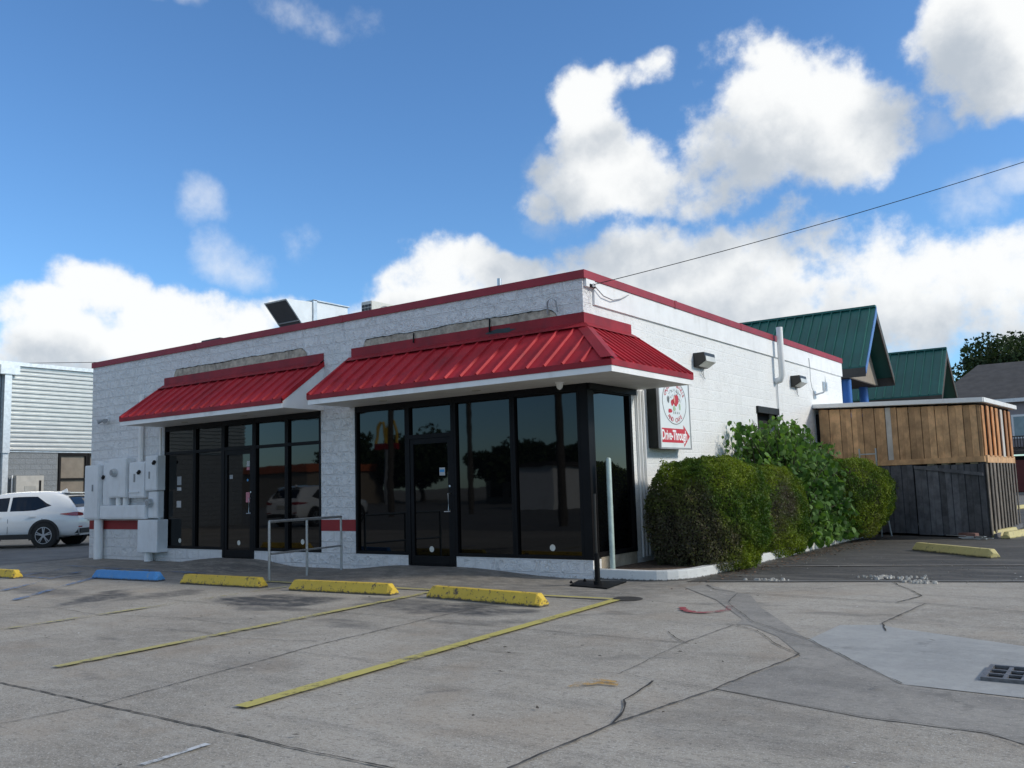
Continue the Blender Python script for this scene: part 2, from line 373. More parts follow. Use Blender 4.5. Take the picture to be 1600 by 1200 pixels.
STAINS = [(2.6, -6.6, .18, .05, .3, .3), (3.2, -4.9, .35, .1, .2, .2), (1.9, -3.0, .5, .12, .1, .22), (-1.7, -6.4, .3, .12, 0, .25), (5.4, -6.9, .4, .1, .3, .25), (2.9, -1.7, .7, .15, .2, .22), (-.2, -7.4, .35, .1, .1, .22), (4.0, -2.2, .6, .12, .2, .2), # x, y, rx, ry, rot, amount
 (.15, -3.35, 1.0, .42, .1, .5), (-1.0, -3.2, .9, .35, .0, .36), (-2.7, -3.6, .95, .5, .25, .62), (-2.2, -4.0, .8, .3, 0, .35), (-4.9, -3.9, .5, .7, .2, .35),
 (-5.6, -4.4, .35, 1.1, .5, .5), (-7.2, -4.3, 1.2, .5, 0, .3), (-10, -3, 2, .6, 0, .4), (-9, -1.4, 3, .8, 0, .35), (-7.3, -1.2, 1.1, .9, 0, .4), (-4, -1.2, 2.2, .8, 0, .3), (-.6, -1.0, 1.6, .5, 0, .25),
 (-12, -5.2, 2.2, .5, .1, .3), (-.1, -4.6, .6, .25, 0, .3), (1.0, -4.0, .7, .25, .2, .25), (.6, -6.6, .5, .5, 0, .12), (3.0, -8.9, .7, .2, .8, .12), (4.9, -7.4, .7, .25, .4, .15), (-16, -2, 3, 1.2, 0, .4),
 (-.5, .2, 1.8, .35, 0, .5), (5.6, -5.6, .8, .08, -.5, .3), (1.4, -1.0, .8, .3, 0, .2), (4.5, -6.4, .8, .5, .4, .14)]
def make_ground():
    def axis(lo, a, b, hi, st):
        fine = np.arange(a, b+1e-6, st)
        l = [a-(st*1.5)*(1.35**k-1)/.35 for k in range(1, 60)]; l = [v for v in l if v > lo][::-1]
        r = [b+(st*1.5)*(1.35**k-1)/.35 for k in range(1, 60)]; r = [v for v in r if v < hi]
        return np.array([lo]+l+list(fine)+r+[hi])
    xs = axis(-900, -16, 7.6, 900, .06); ys = axis(-900, -10.2, 2.6, 900, .06)
    nx, ny = len(xs), len(ys)
    X, Y = np.meshgrid(xs, ys); Z = ground_h(X, Y)
    near = (1-sstep(8, 14, np.abs(X+4)/1.4))*(1-sstep(8, 12, np.abs(Y+4)))
    Z = Z + near*(vn.fbm(X*.5+40, Y*.5+40, 3)-.45)*.008
    co = np.stack([X, Y, Z], -1).reshape(-1, 3)
    i = np.arange(nx*ny).reshape(ny, nx)
    q = np.stack([i[:-1, :-1], i[:-1, 1:], i[1:, 1:], i[1:, :-1]], -1).reshape(-1, 4)
    me = bpy.data.meshes.new('ground'); me.vertices.add(len(co)); me.vertices.foreach_set('co', co.ravel())
    me.loops.add(q.size); me.loops.foreach_set('vertex_index', q.ravel()); me.polygons.add(len(q))
    me.polygons.foreach_set('loop_start', np.arange(0, q.size, 4)); me.polygons.foreach_set('loop_total', np.full(len(q), 4)); 
    me.update(calc_edges=True)
    for_s = np.zeros(len(q), bool); me.polygons.foreach_set('use_smooth', for_s+True)
    # oil stains, and a darker strip along the building front
    st = np.zeros_like(X)
    wx = X+(vn.fbm(X*1.3, Y*1.3)-.5)*1.1; wy = Y+(vn2.fbm(X*1.3+9, Y*1.3+5)-.5)*.9
    for (x, y, rx, ry, ro, am) in STAINS:
        dx, dy = wx-x, wy-y; c, s = math.cos(ro), math.sin(ro)
        u = (dx*c+dy*s)/rx; v = (-dx*s+dy*c)/ry
        st = np.maximum(st, min(.85, am*1.45)*(1-sstep(.55, 1.1, np.sqrt(u*u+v*v))))
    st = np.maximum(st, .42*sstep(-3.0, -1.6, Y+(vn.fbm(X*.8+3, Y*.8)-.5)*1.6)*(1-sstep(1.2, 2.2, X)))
    at = me.attributes.new('stain_and_strip', 'FLOAT', 'POINT'); at.data.foreach_set('value', st.ravel().astype(np.float32))
    return me
M_ground, nt, N, L, bs = newmat('worn_concrete')
tc = N.new('ShaderNodeTexCoord'); v = tc.outputs['Object']
n = nz(N, L, v, .35, 6, .62); c = mixc(N, L, rng(N, L, n.outputs[0], .32, .68), (.24, .216, .18), (.365, .333, .282))
n = nz(N, L, mscale(N, L, v, (.5, 2.6, 1)), 1.1, 7, .68, .6); c = mixc(N, L, rng(N, L, n.outputs[0], .46, .70, 0, .55), c, (.155, .143, .125))
n = nz(N, L, v, 5, 8, .7); c = mixc(N, L, rng(N, L, n.outputs[0], .42, .68, 0, .5), c, (.40, .375, .33))
n = nz(N, L, mscale(N, L, v, (1, 1.6, 1)), 17, 6, .75); c = mixc(N, L, rng(N, L, n.outputs[0], .50, .64, 0, .7), c, (.14, .128, .11))
sp_ = nz(N, L, v, 70, 4, .8); c = mixc(N, L, rng(N, L, sp_.outputs[0], .54, .64, 0, .9), c, (.54, .52, .47))
sp2_ = nz(N, L, v, 38, 4, .75); c = mixc(N, L, rng(N, L, sp2_.outputs[0], .58, .68, 0, .75), c, (.08, .075, .07))
n = nz(N, L, v, .9, 4, .6, .3); c = mixc(N, L, rng(N, L, n.outputs[0], .50, .70, 0, .32), c, (.29, .225, .16))
a = N.new('ShaderNodeAttribute'); a.attribute_name = 'stain_and_strip'
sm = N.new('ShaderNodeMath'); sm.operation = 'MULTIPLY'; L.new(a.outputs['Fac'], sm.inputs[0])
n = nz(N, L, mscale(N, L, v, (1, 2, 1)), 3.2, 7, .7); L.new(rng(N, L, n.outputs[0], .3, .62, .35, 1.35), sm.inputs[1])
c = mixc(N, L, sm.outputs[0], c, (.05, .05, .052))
L.new(c, bs.inputs['Base Color']); bs.inputs['Roughness'].default_value = .82
h = N.new('ShaderNodeMath'); h.operation = 'ADD'; L.new(sp_.outputs[0], h.inputs[0]); L.new(nz(N, L, v, 22, 6, .7).outputs[0], h.inputs[1])
bump(N, L, bs, h.outputs[0], .35, .012)
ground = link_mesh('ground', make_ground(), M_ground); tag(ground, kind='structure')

def overlay(name, pts, mt, z=.004, parent=None, kind='structure', sub=.25, label=None):
    bm = bmesh.new(); vs = [bm.verts.new((p[0], p[1], 0)) for p in pts]; bm.faces.new(vs)
    me = bpy.data.meshes.new(name); 
    for vv in bm.verts: vv.co.z = gz(vv.co.x, vv.co.y)+z
    bmesh.ops.recalc_face_normals(bm, faces=bm.faces)
    for f in bm.faces:
        if f.normal.z < 0: f.normal_flip()
    bm.to_mesh(me); bm.free()
    o = link_mesh(name, me, mt, parent); 
    if parent is None: tag(o, kind=kind)
    if label: o['label'] = label
    return o
def strip(pts, w, z, rough=0, jit=0, step=.08, seed=0):
    """a ribbon draped on the ground along a polyline"""
    R = random.Random(seed); P = []
    for a, b in zip(pts[:-1], pts[1:]):
        a, b = Vector(a[:2]), Vector(b[:2]); n = max(1, int((b-a).length/step))
        for i in range(n): P.append(a.lerp(b, i/n))
    P.append(Vector(pts[-1][:2]))
    if jit:
        off = 0
        for i in range(1, len(P)-1):
            off = off*.7+R.uniform(-jit, jit); d = (P[i+1]-P[i-1]).normalized(); P[i] = P[i]+Vector((-d.y, d.x))*off
    vs = []; fs = []
    for i, p in enumerate(P):
        d = (P[min(i+1, len(P)-1)]-P[max(i-1, 0)]).normalized(); nrm = Vector((-d.y, d.x))
        ww = w*(1+rough*R.uniform(-1, 1))*.5
        for s in (-1, 1):
            q = p+nrm*ww*s; vs.append((q.x, q.y, gz(q.x, q.y)+z))
        if i: b = 2*i; fs.append((b-2, b-1, b+1, b))
    return vs, fs
def strip_obj(name, pts, w, mt, z=.006, label=None, **k):
    m = MB(); vs, fs = strip(pts, w*(.62 if name == 'slab_joint' else 1), z, **k); m.add(vs, fs)
    o = m.build(name, mt, ground)
    if label: o['label'] = label
    return o
def paint_mat(name, col, wear, scale=14):   # paint worn through to the concrete below
    m, nt, N, L, bs = newmat(name)
    tc = N.new('ShaderNodeTexCoord'); v = tc.outputs['Object']
    n = nz(N, L, v, scale, 8, .72); n2 = nz(N, L, v, 1.3, 4, .6)
    ad = N.new('ShaderNodeMath'); ad.operation = 'MULTIPLY_ADD'; L.new(n2.outputs[0], ad.inputs[0]); ad.inputs[1].default_value = .8; L.new(n.outputs[0], ad.inputs[2])
    al = rng(N, L, ad.outputs[0], wear, wear+.28, 0, 1)
    L.new(mixc(N, L, n2.outputs[0], tuple(x*.8 for x in col), col), bs.inputs['Base Color']); bs.inputs['Roughness'].default_value = .7
    L.new(al, bs.inputs['Alpha']); return m
M_yline = paint_mat('yellow_line_paint', (.48, .42, .12), .60)
M_yline3 = paint_mat('worn_yellow_paint', (.43, .38, .14), .68)
M_yline2 = paint_mat('faded_yellow_paint', (.40, .36, .16), .80)
M_bline = paint_mat('faded_blue_paint', (.08, .17, .34), .82)
M_wline = paint_mat('white_line_paint', (.55, .57, .58), .72)
M_rpaint = paint_mat('red_paint_mark', (.32, .05, .06), .74, 20)
M_opaint = paint_mat('orange_paint_mark', (.48, .27, .04), .86, 20)
M_crack = mat('crack_dirt', (.035, .032, .028), .95, bmp=0)
M_joint = mat('joint_seal', (.065, .06, .053), .9, var=.5, vscale=5, bmp=0)
def slab_mat(name, lo, hi, dark, amt, spk=.5, streak=1):
    m, nt, N, L, bs = newmat(name)
    tc = N.new('ShaderNodeTexCoord'); v = tc.outputs['Object']
    n = nz(N, L, v, .6, 6, .62); c = mixc(N, L, rng(N, L, n.outputs[0], .32, .68), lo, hi)
    n = nz(N, L, mscale(N, L, v, (.7, 1.9*streak, 1)), .9, 7, .66, .7); c = mixc(N, L, rng(N, L, n.outputs[0], .46, .70, 0, amt), c, dark)
    n = nz(N, L, mscale(N, L, v, (1, 1.6, 1)), 15, 6, .75); c = mixc(N, L, rng(N, L, n.outputs[0], .46, .66, 0, amt*.8), c, tuple(x*.8 for x in dark))
    n = nz(N, L, v, 4, 7, .7); c = mixc(N, L, rng(N, L, n.outputs[0], .45, .7, 0, .4), c, tuple(min(1, x*1.25) for x in hi))
    s = nz(N, L, v, 70, 4, .8); c = mixc(N, L, rng(N, L, s.outputs[0], .56, .66, 0, spk), c, tuple(min(1, x*1.9) for x in hi))
    n = nz(N, L, v, 2.2, 7, .7); c = mixc(N, L, rng(N, L, n.outputs[0], .60, .66, 0, .35), c, tuple(x*.5 for x in dark))
    L.new(c, bs.inputs['Base Color']); bs.inputs['Roughness'].default_value = .8
    bump(N, L, bs, s.outputs[0], .3, .01); return m
M_drive = slab_mat('dark_driveway', (.030, .028, .025), (.052, .049, .044), (.15, .14, .12), .75, .3, 1.6)
M_patch = slab_mat('new_concrete_patch', (.27, .275, .27), (.33, .335, .325), (.23, .235, .23), .4, .15)
M_gutter = slab_mat('grey_concrete_strip', (.20, .188, .17), (.275, .258, .23), (.15, .143, .13), .7, .6)
M_light = slab_mat('light_concrete', (.13, .128, .12), (.19, .185, .175), (.09, .09, .085), .45, .5)
M_asph = slab_mat('far_asphalt', (.12, .118, .112), (.18, .176, .165), (.08, .08, .08), .4, .4)
overlay('street', [(-70, -11.2), (40, -11.2), (40, -60), (-70, -60)], M_light)
overlay('driveway', [(1.40, .14), (1.66, .25), (5.35, 1.59), (14, 4.73), (14, 30), (-10, 30), (-10, 14.2), (1.35, 14.2)], M_drive)
overlay('rear_lot', [(-60, 30.004), (60, 30.004), (60, 120), (-60, 120)], M_asph)
overlay('side_lot', [(-60, -2), (-13.9, -2), (-13.9, 29.9), (-60, 29.9)], M_asph, z=.004)
pt = [G(*p, z=0) for p in [(1263, 1000), (1313, 977), (1380, 977), (1395, 981), (1640, 1016), (1640, 1096), (1410, 1070)]]
o = overlay('concrete_patch', pt, M_patch, parent=ground); o['label'] = 'smooth pale grey concrete patch around the drain grate'
pt = [G(*p, z=0) for p in [(1105, 913), (1150, 926), (1172, 929), (1190, 950), (1262, 999.5), (1409, 1070), (1640, 1100), (1640, 1175), (1540, 1146), (1350, 1122), (1118, 1077), (1251, 1026), (1245, 1019), (1215, 995), (1170, 977), (1150, 976), (1160, 968), (1120, 938), (1070, 918)]]
o = overlay('concrete_strip', pt, M_gutter, parent=ground, z=.003); o['label'] = 'grey trench repair strip widening towards the drain'

def gp(l): return [G(a_, b_, z=0) for a_, b_ in l]
JOINTS = [([(-16, -8.05), (-.6, -8.02), (.83, -8.03), (3.49, -8.05), (9, -8.08)], .022), ([(.83, -8.03), (.45, -5.71), (.32, -3.94), (.29, -2.85), (.27, -1.9)], .018), ([(.83, -8.03), (.75, -8.64), (.6, -12)], .012),
 ([(-16, -4.6), (-8.35, -4.46), (-3.59, -4.2), (-.74, -4.1), (.41, -4.16), (3.4, -4.2)], .013), ([(4.0, -9.5), (4.06, -7.72), (4.1, -6.79), (4.27, -5.7), (4.37, -4.5), (4.38, -4.25)], .022),
 ([(4.38, -4.25), (4.1, -3.95), (3.7, -3.35), (3.41, -3.14), (3.30, -3.1)], .014), ([(3.37, -4.19), (3.39, -3.15)], .012), ([(3.37, -4.19), (3.48, -5.54)], .009), ([(3.48, -5.54), (2.34, -5.92), (.45, -6.1)], .006),
 ([(4.27, -5.7), (3.67, -5.61), (3.5, -5.5)], .008), ([(4.27, -5.7), (5.3, -5.95), (5.93, -5.96), (6.13, -6.14), (8, -6.6)], .010), ([(1.84, -.17), (2.1, -.55), (2.47, -.74), (4.38, -.96), (4.68, -.95), (5.63, -1.21), (9, -1.9)], .022),
 ([(4.68, -.95), (4.59, -2.48)], .022), ([(-4.7, -4.2), (-4.75, -8.03)], .010), ([(-10, -4.5), (-10, -8.03)], .012), ([(-.08, -2.1), (1.5, -1.5)], .008), ([(2.52, -.8), (2.75, -1.7), (3.5, -2.9), (4.24, -3.59), (5.3, -4.98)], .012),
 ([(-13, -1.9), (-5.3, -1.95), (-3, -2.0), (1.2, -1.5)], .008)]
for i, (l, w) in enumerate(JOINTS):
    strip_obj('slab_joint', l, w, M_joint, z=.0075+i*.0003, rough=.5, jit=.006, step=.05, seed=i)
CR = [[(4.11, -6.81), (4.02, -6.5), (3.89, -6.24), (3.84, -5.9), (3.8, -5.66)], [(4.39, -.93), (4.52, -.3), (4.37, .07), (4.1, .6), (3.85, 1.12), (3.59, 1.71)], [(4.59, -2.48), (4.72, -2.9)], [(1.5, -5.0), (1.9, -5.3), (2.4, -5.25)],
      [(-2.2, -5.9), (-1.4, -5.75), (-.6, -5.85), (.3, -5.6)], [(-6, -5.6), (-4.8, -5.4), (-3.6, -5.5), (-2.4, -5.2), (-1.2, -5.3)], [(3.9, 2.3), (4.6, 2.9), (5.4, 3.0)], [(3.0, -3.75), (3.2, -4.0), (3.37, -4.19)], [(2.9, -.6), (3.6, .4), (4.1, 1.0)]]
for i, l in enumerate(CR):
    strip_obj('crack', l, .012 if i < 3 else .007, M_crack, z=.0085+i*.0001, rough=.5, jit=.010, step=.09, seed=50+i)
for l, w, mt in (([(1.47, -1.99), (1.80, -7.62)], .125, M_yline), ([(-1.22, -2.2), (-.77, -7.5)], .11, M_yline3), ([(-3.78, -2.25), (-3.50, -6.9)], .09, M_yline2)):
    strip_obj('parking_line', l, w, mt, z=.017, rough=.06, step=.1)
strip_obj('parking_line', [(-5.2, -2.16), (1.40, -1.94)], .075, M_yline, z=.0185, rough=.08, step=.1)
for i, l in enumerate([[(-9.0, -2.2), (-6.3, -5.2)], [(-10.0, -2.2), (-7.8, -4.7)], [(-11, -2.0), (-9.4, -4.8)], [(-13.5, -3.2), (-9.0, -3.25)], [(-12.2, -2.0), (-12.4, -6.5)], [(-9, -5.4), (-12.5, -5.6)], [(-12, -1.6), (-7, -1.65)], [(-14, -4.2), (-10.5, -4.3)]]):
    strip_obj('blue_parking_line', l, .12, M_bline, z=.019+i*.0004, rough=.1, step=.1)
strip_obj('white_line', gp([(222, 1198), (325, 1165)]), .045, M_wline, z=.012, rough=.2, step=.06)
dr = gp([(1185, 886), (1400, 884.5), (1640, 884)])
strip_obj('drain_strip', dr, .10, M_gutter, z=.012, rough=.12, step=.1)
strip_obj('slab_joint', [p+Vector((.02, -.05, 0)) for p in dr], .03, M_joint, z=.0145, rough=.2, step=.1)
arc = [(1066, 950), (1070, 955), (1085, 958), (1100, 958.5), (1120, 957), (1136, 954), (1144, 948)]
strip_obj('red_paint_arc', gp(arc), .085, M_rpaint, z=.012, rough=.5, step=.05, seed=9)
overlay('orange_paint_mark', gp([(880, 1078), (915, 1060), (935, 1058), (968, 1068), (965, 1074), (935, 1071), (905, 1075)]), M_opaint, z=.012, parent=ground)
# pale dust edge between slab and driveway
strip_obj('slab_edge', [(1.66, .25), (5.35, 1.59), (12, 4.0)], .12, M_light, z=.0105, rough=.15, step=.15, seed=4)

# manhole, drain grate
mh = MB(); cc_ = Vector((1.52, -1.80, 0)); k = 28
mh.add([(cc_.x+.17*math.cos(6.2832*i/k), cc_.y+.17*math.sin(6.2832*i/k), .012) for i in range(k)]+[(cc_.x+.19*math.cos(6.2832*i/k), cc_.y+.19*math.sin(6.2832*i/k), .004) for i in range(k)],
       [tuple(range(k))]+[(i, (i+1) % k, k+(i+1) % k, k+i) for i in range(k)])
mo = mh.build('cleanout_cover', mat('cast_iron', (.05, .045, .04), .6, .3, var=.3, vscale=30, bmp=.6, bscale=70)); tag(mo, 'small round dark cast iron cover set in the concrete by the yellow corner', 'manhole cover')
gl_ = G(1534, 1062, z=0); gt_ = G(1538, 1041, z=0); gr_ = G(1640, 1050, z=0)
gx0, gx1, gy0, gy1 = 5.75, 6.40, -4.60, -4.18
M_iron = mat('grate_iron', (.16, .16, .165), .5, .5, var=.25, vscale=20, bmp=.3)
gr = empty('drain_grate', ((gx0+gx1)/2, (gy0+gy1)/2, 0), 'grey iron storm drain grate with rows of square holes', 'drain grate')
b = MB(); b.box(gx0-.03, gx0, gy0-.03, gy1+.03, .003, .028).box(gx1, gx1+.03, gy0-.03, gy1+.03, .003, .028).box(gx0, gx1, gy0-.03, gy0, .003, .028).box(gx0, gx1, gy1, gy1+.03, .003, .028)
b.build('frame', M_iron, gr)
b = MB(); nxg, nyg = 6, 3
for i in range(1, nxg): x = gx0+(gx1-gx0)*i/nxg; b.box(x-.013, x+.013, gy0, gy1, .010, .024)
for j in range(1, nyg): y = gy0+(gy1-gy0)*j/nyg; b.box(gx0, gx1, y-.012, y+.012, .0115, .0255)
b.build('grid', M_iron, gr)
bx('pit', M_dark, gr, gx0, gx1, gy0, gy1, .005, .0085)

# ------------------------------------------------------------------ the restaurant
WX, DY, ZT = -13.725, 13.86, 4.627
HEAD, SILL, ST1, ST0 = 2.90, .277, .873, .670
bld = empty('restaurant_building', (WX/2, DY/2, 0), 'white painted block restaurant with red trim and black storefront windows', 'building')
W1 = (-10.74, -5.78); W2 = (-4.88, 0); D1 = (-8.70, -7.70); D2 = (-3.62, -2.58); SY = 1.39
b = MB(); zb = -.1; T = .25
b.box(WX, W1[0], 0, T, zb, 4.5); b.box(W1[1], W2[0], 0, T, zb, 4.5)
b.box(W1[0], W1[1], 0, T, HEAD, 4.5); b.box(W2[0], -T, 0, T, HEAD, 4.5); b.box(-T, 0, 0, T, HEAD, 4.5)
b.box(W1[0], D1[0], 0, T, zb, SILL); b.box(D1[1], W1[1], 0, T, zb, SILL); b.box(W2[0], D2[0], 0, T, zb, SILL); b.box(D2[1], 0, 0, T, zb, SILL)
b.build('front_wall', M_front, bld)
b = MB(); b.box(-T, 0, SY, 7.13, zb, 4.5); b.box(-T, 0, 7.13, 8.35, zb, 1.6); b.box(-T, 0, 7.13, 8.35, 2.93, 4.5); b.box(-T, 0, 8.35, DY, zb, 4.5); b.box(-T, 0, T, SY, HEAD, 4.5)
b.build('side_wall', M_side, bld)
b = MB(); b.box(WX, WX+T, T, DY, zb, 4.5).box(WX+T, -T, DY-T, DY, zb, 4.5); b.build('rear_wall', M_side, bld)
bx('side_sill_base', M_beige, bld, -T, 0, T, SY, zb, .30)
bx('flat_roof', M_roof, bld, WX+T, -T, T, DY-T, 4.1, 4.2)
b = MB(); b.box(0, .035, .30, DY+.03, 4.13, 4.498); b.box(.0, .05, .04, .30, 4.38, 4.4985)
b.build('parapet_band', M_white, bld)
b = MB(); e = .03
b.box(WX-e, .055, -e, .24, 4.5, ZT).box(-.22, .055, .24, 9.0, 4.5, ZT-.001).box(-.22, .058, 9.003, DY+.05, 4.502, ZT+.006).box(WX-e, WX+.22, .24, DY, 4.5, ZT-.001)
for x in (-9.7, -5.2): b.box(x-.05, x+.05, -e-.004, .1, 4.495, ZT+.004)
for y in (3.2, 6.4): b.box(-.1, .061, y-.05, y+.05, 4.495, ZT+.004)
b.build('coping', M_coping, bld)
bx('red_stripe', M_stripe, bld, WX-.004, W1[0], -.004, .1, ST0, ST1); bx('red_stripe', M_stripe, bld, W1[1], W2[0], -.004, .1, ST0, ST1)
# bare patches where old lettering boards were taken down
def bare(x0, x1, z0, z1, seed):
    R = random.Random(seed); n = int((x1-x0)/.05); top = []; hgt = 0
    for i in range(n+1):
        t = i/n; hgt = hgt*.8+R.uniform(-.007, .007); e_ = min(1, t*40, (1-t)*25)
        top.append((x0+(x1-x0)*t, -.004, z0+(z1-z0)*e_**.5+hgt))
    m = MB(); m.add([(p[0], -.006, z0) for p in top]+[(p[0], -.006, p[2]) for p in top], [(i, i+1, n+2+i, n+1+i) for i in range(n)])
    o = m.build('bare_patch', M_bare, bld); o['label'] = 'strip of bare grey brown stucco above the red awning'
    c = MB(); vs = []; fs = []
    for i, p in enumerate(top):
        w = .004+R.random()*.010*(R.random() < .7); vs += [(p[0], -.012, p[2]-w), (p[0], -.012, p[2]+w*.6)]
        if i: fs.append((2*i-2, 2*i, 2*i+1, 2*i-1))
    c.add(vs, fs); c.build('patch_edge', M_crack, bld)
bare(-10.45, -6.12, 3.93, 4.135, 1); bare(-4.66, -.45, 3.93, 4.105, 2)

# awnings ----------------------------------------------------------
D_, ZE, ZR, ZF = 1.0, 3.055, 3.79, 3.975
def rib(m, p, q, side, up, w=.011, h=.030, wb=.024):
    p, q, side, up = Vector(p), Vector(q), Vector(side), Vector(up)
    vs = []
    for a in (p, q): vs += [a-side*wb-up*.004, a-side*w+up*h, a+side*w+up*h, a+side*wb-up*.004]
    m.add(vs, [(0, 1, 5, 4), (1, 2, 6, 5), (2, 3, 7, 6), (3, 2, 1, 0), (4, 5, 6, 7)])
def awning(x0, x1, corner):
    aw = MB().box(x0+.05, x1 if corner else x1-.02, -D_+.03, -.002, HEAD-.004, HEAD+.02)
    y1 = 1.62
    if corner: aw.box(.002, D_-.03, -D_+.03, y1-.03, HEAD-.003, HEAD+.021); aw = aw
    aw = aw.build('awning', M_soffit, bld)
    # roof panel
    f = MB(); s = MB(); th = .02
    xe = D_ if corner else x1
    up = Vector((0, -(ZR-ZE), D_)).normalized()
    if corner:
        f.add([(x0, -D_, ZE), (D_, -D_, ZE), (0.02, -.02, ZR), (x0, -.02, ZR)], [(0, 1, 2, 3)])
        f.add([(D_, -D_, ZE), (D_, y1, ZE), (.02, y1, ZR), (.02, -.02, ZR)], [(0, 1, 2, 3)])
    else:
        f.add([(x0, -D_, ZE), (x1, -D_, ZE), (x1, -.02, ZR), (x0, -.02, ZR)], [(0, 1, 2, 3)])
    n = 17 if corner else 15
    sp_x = .3048
    x = x0+.06
    while x < xe-.05:
        yt = -.03
        if corner and x > -.12: yt = -(x)-.16 if x > 0 else -.16
        if yt > -D_+.05:
            t = (yt+D_)/(D_-.02); rib(f, (x, -D_-.01, ZE), (x, yt, ZE+(ZR-ZE)*min(1, t)), (1, 0, 0), up)
        x += sp_x
    if corner:
        up2 = Vector((ZR-ZE, 0, D_)).normalized(); y = y1-.05
        while y > -D_+.1:
            xt = .03
            if y < .14: xt = -y+.16 if y < 0 else .16
            t = (D_-xt)/(D_-.02)
            if xt < D_-.05: rib(f, (D_+.01, y, ZE), (xt, y, ZE+(ZR-ZE)*min(1, t)), (0, 1, 0), up2, .016, .022, .026)
            y -= .2
    f.build('metal_roof', M_red, aw)
    h = MB()
    if corner:   # hip cap: two flat flanges over the hip line
        a, c_ = Vector((D_+.02, -D_-.02, ZE+.035)), Vector((.0, 0, ZR+.04))
        w = .17
        h.add([a, c_, c_+Vector((-w, 0, -.0)), a+Vector((-w*1.0, 0, 0))], [(0, 1, 2, 3)])
        h.add([a, c_, c_+Vector((0, w, 0)), a+Vector((0, w, 0))], [(0, 3, 2, 1)])
        h.build('hip_cap', M_redflash, aw)
    # eave fascia, with the white board under it
    s = MB(); s.box(x0-.005, xe+.012, -D_-.012, -D_+.01, HEAD+.075, ZE+.002)
    if corner: s.box(D_-.01, D_+.013, -D_+.012, y1+.005, HEAD+.0755, ZE+.0015)
    s.build('eave_trim', M_redflash, aw)
    s = MB(); s.box(x0+.01, xe, -D_, -D_+.03, HEAD-.01, HEAD+.074)
    if corner: s.box(D_-.03, D_, -D_+.03, y1-.01, HEAD-.0095, HEAD+.0735)
    s.build('fascia_board', M_white, aw)
    # end walls
    for xx, vis in ((x0+.01, 1), (x1-.02, not corner)):
        if vis: MB().prism([(xx, -D_+.02, HEAD+.0), (xx, -.0, HEAD), (xx, -.0, ZR-.01), (xx, -D_+.02, ZE-.005)], (.014, 0, 0)).build('end_panel', M_white, aw)
    if corner: MB().prism([(D_-.02, y1-.02, HEAD), (.0, y1-.02, HEAD), (.0, y1-.02, ZR-.01), (D_-.02, y1-.02, ZE-.005)], (0, .014, 0)).build('end_panel', M_white, aw)
    for xx in ([x0, x1] if not corner else [x0]):
        e_ = MB()
        o1 = .012 if xx == x1 else -.012
        e_.prism([(xx, -D_-.012, ZE-.06), (xx, -.0, ZR-.07), (xx, -.0, ZR+.03), (xx, -D_-.012, ZE+.035)], (o1, 0, 0))
        e_.add([(xx+o1, -D_-.012, ZE+.036), (xx+o1, 0, ZR+.031), (xx-(.09 if o1 > 0 else -.03), 0, ZR+.031), (xx-(.09 if o1 > 0 else -.03), -D_-.012, ZE+.036)], [(0, 1, 2, 3)])
        e_.build('end_trim', M_red, aw)
    if corner: MB().prism([(D_+.012, y1, ZE-.06), (.0, y1, ZR-.07), (.0, y1, ZR+.03), (D_+.012, y1, ZE+.035)], (0, .012, 0)).build('end_trim', M_red, aw)
    fl = MB(); fx0, fx1 = x0+.08, (x1 if not corner else 0)
    fl.box(fx0, fx1 + (.012 if corner else 0), -.022, -.001, ZR+.01, ZF)
    fl.add([(fx0, -.022, ZR+.03), (fx1, -.022, ZR+.03), (fx1+(.13 if corner else 0), -.17, ZR-.062), (fx0-.05, -.17, ZR-.062)], [(0, 1, 2, 3)])
    if corner:
        fl.box(.001, .022, -.0215, 1.49, ZR+.0105, ZF-.0015)
        fl.add([(.022, 0, ZR+.03), (.022, 1.5, ZR+.03), (.15, 1.56, ZR-.055), (.15, -.12, ZR-.055)], [(0, 1, 2, 3)])
    fl.build('flashing', M_redflash, aw)
    # closure gaps under the flashing: dark slots between ribs
    return aw
awning(-10.85, -5.69, False); a2 = awning(-5.02, 0, True)
m = MB(); R = random.Random(2); m.add([(-1.55+.3*math.cos(6.28*i/14)*R.uniform(.7, 1.1), -.0245, 3.875+.045*math.sin(6.28*i/14)*R.uniform(.6, 1.2)) for i in range(14)], [tuple(range(14))]); m.build('paint_smear', mat('dark_smear', (.02, .035, .04), .6, bmp=0), a2)
# recessed soffit lights and a camera dome
dl = MB()
for i, (xx, yy) in enumerate(((-9.3, -.5), (-7.4, -.5), (-3.7, -.5), (-1.7, -.5))):
    m_ = MB(); m_.tube([(xx, yy, HEAD-.012), (xx, yy, HEAD-.005)], .07, 20); m_.build('soffit_light', M_lens, bld)
cm = empty('dome_camera', (-.25, -.35, HEAD), 'small white dome camera under the awning near the corner', 'camera')
MB().tube([(-.25, -.35, HEAD-.005), (-.25, -.35, HEAD-.04), (-.25, -.35, HEAD-.075), (-.25, -.35, HEAD-.1), (-.25, -.35, HEAD-.113)], [.05, .055, .045, .028, .008], 16).build('dome', M_white, cm, smooth=True)
MB().tube([(-.25, -.35, HEAD-.004), (-.25, -.35, HEAD-.02)], .068, 16).build('base', M_white, cm)

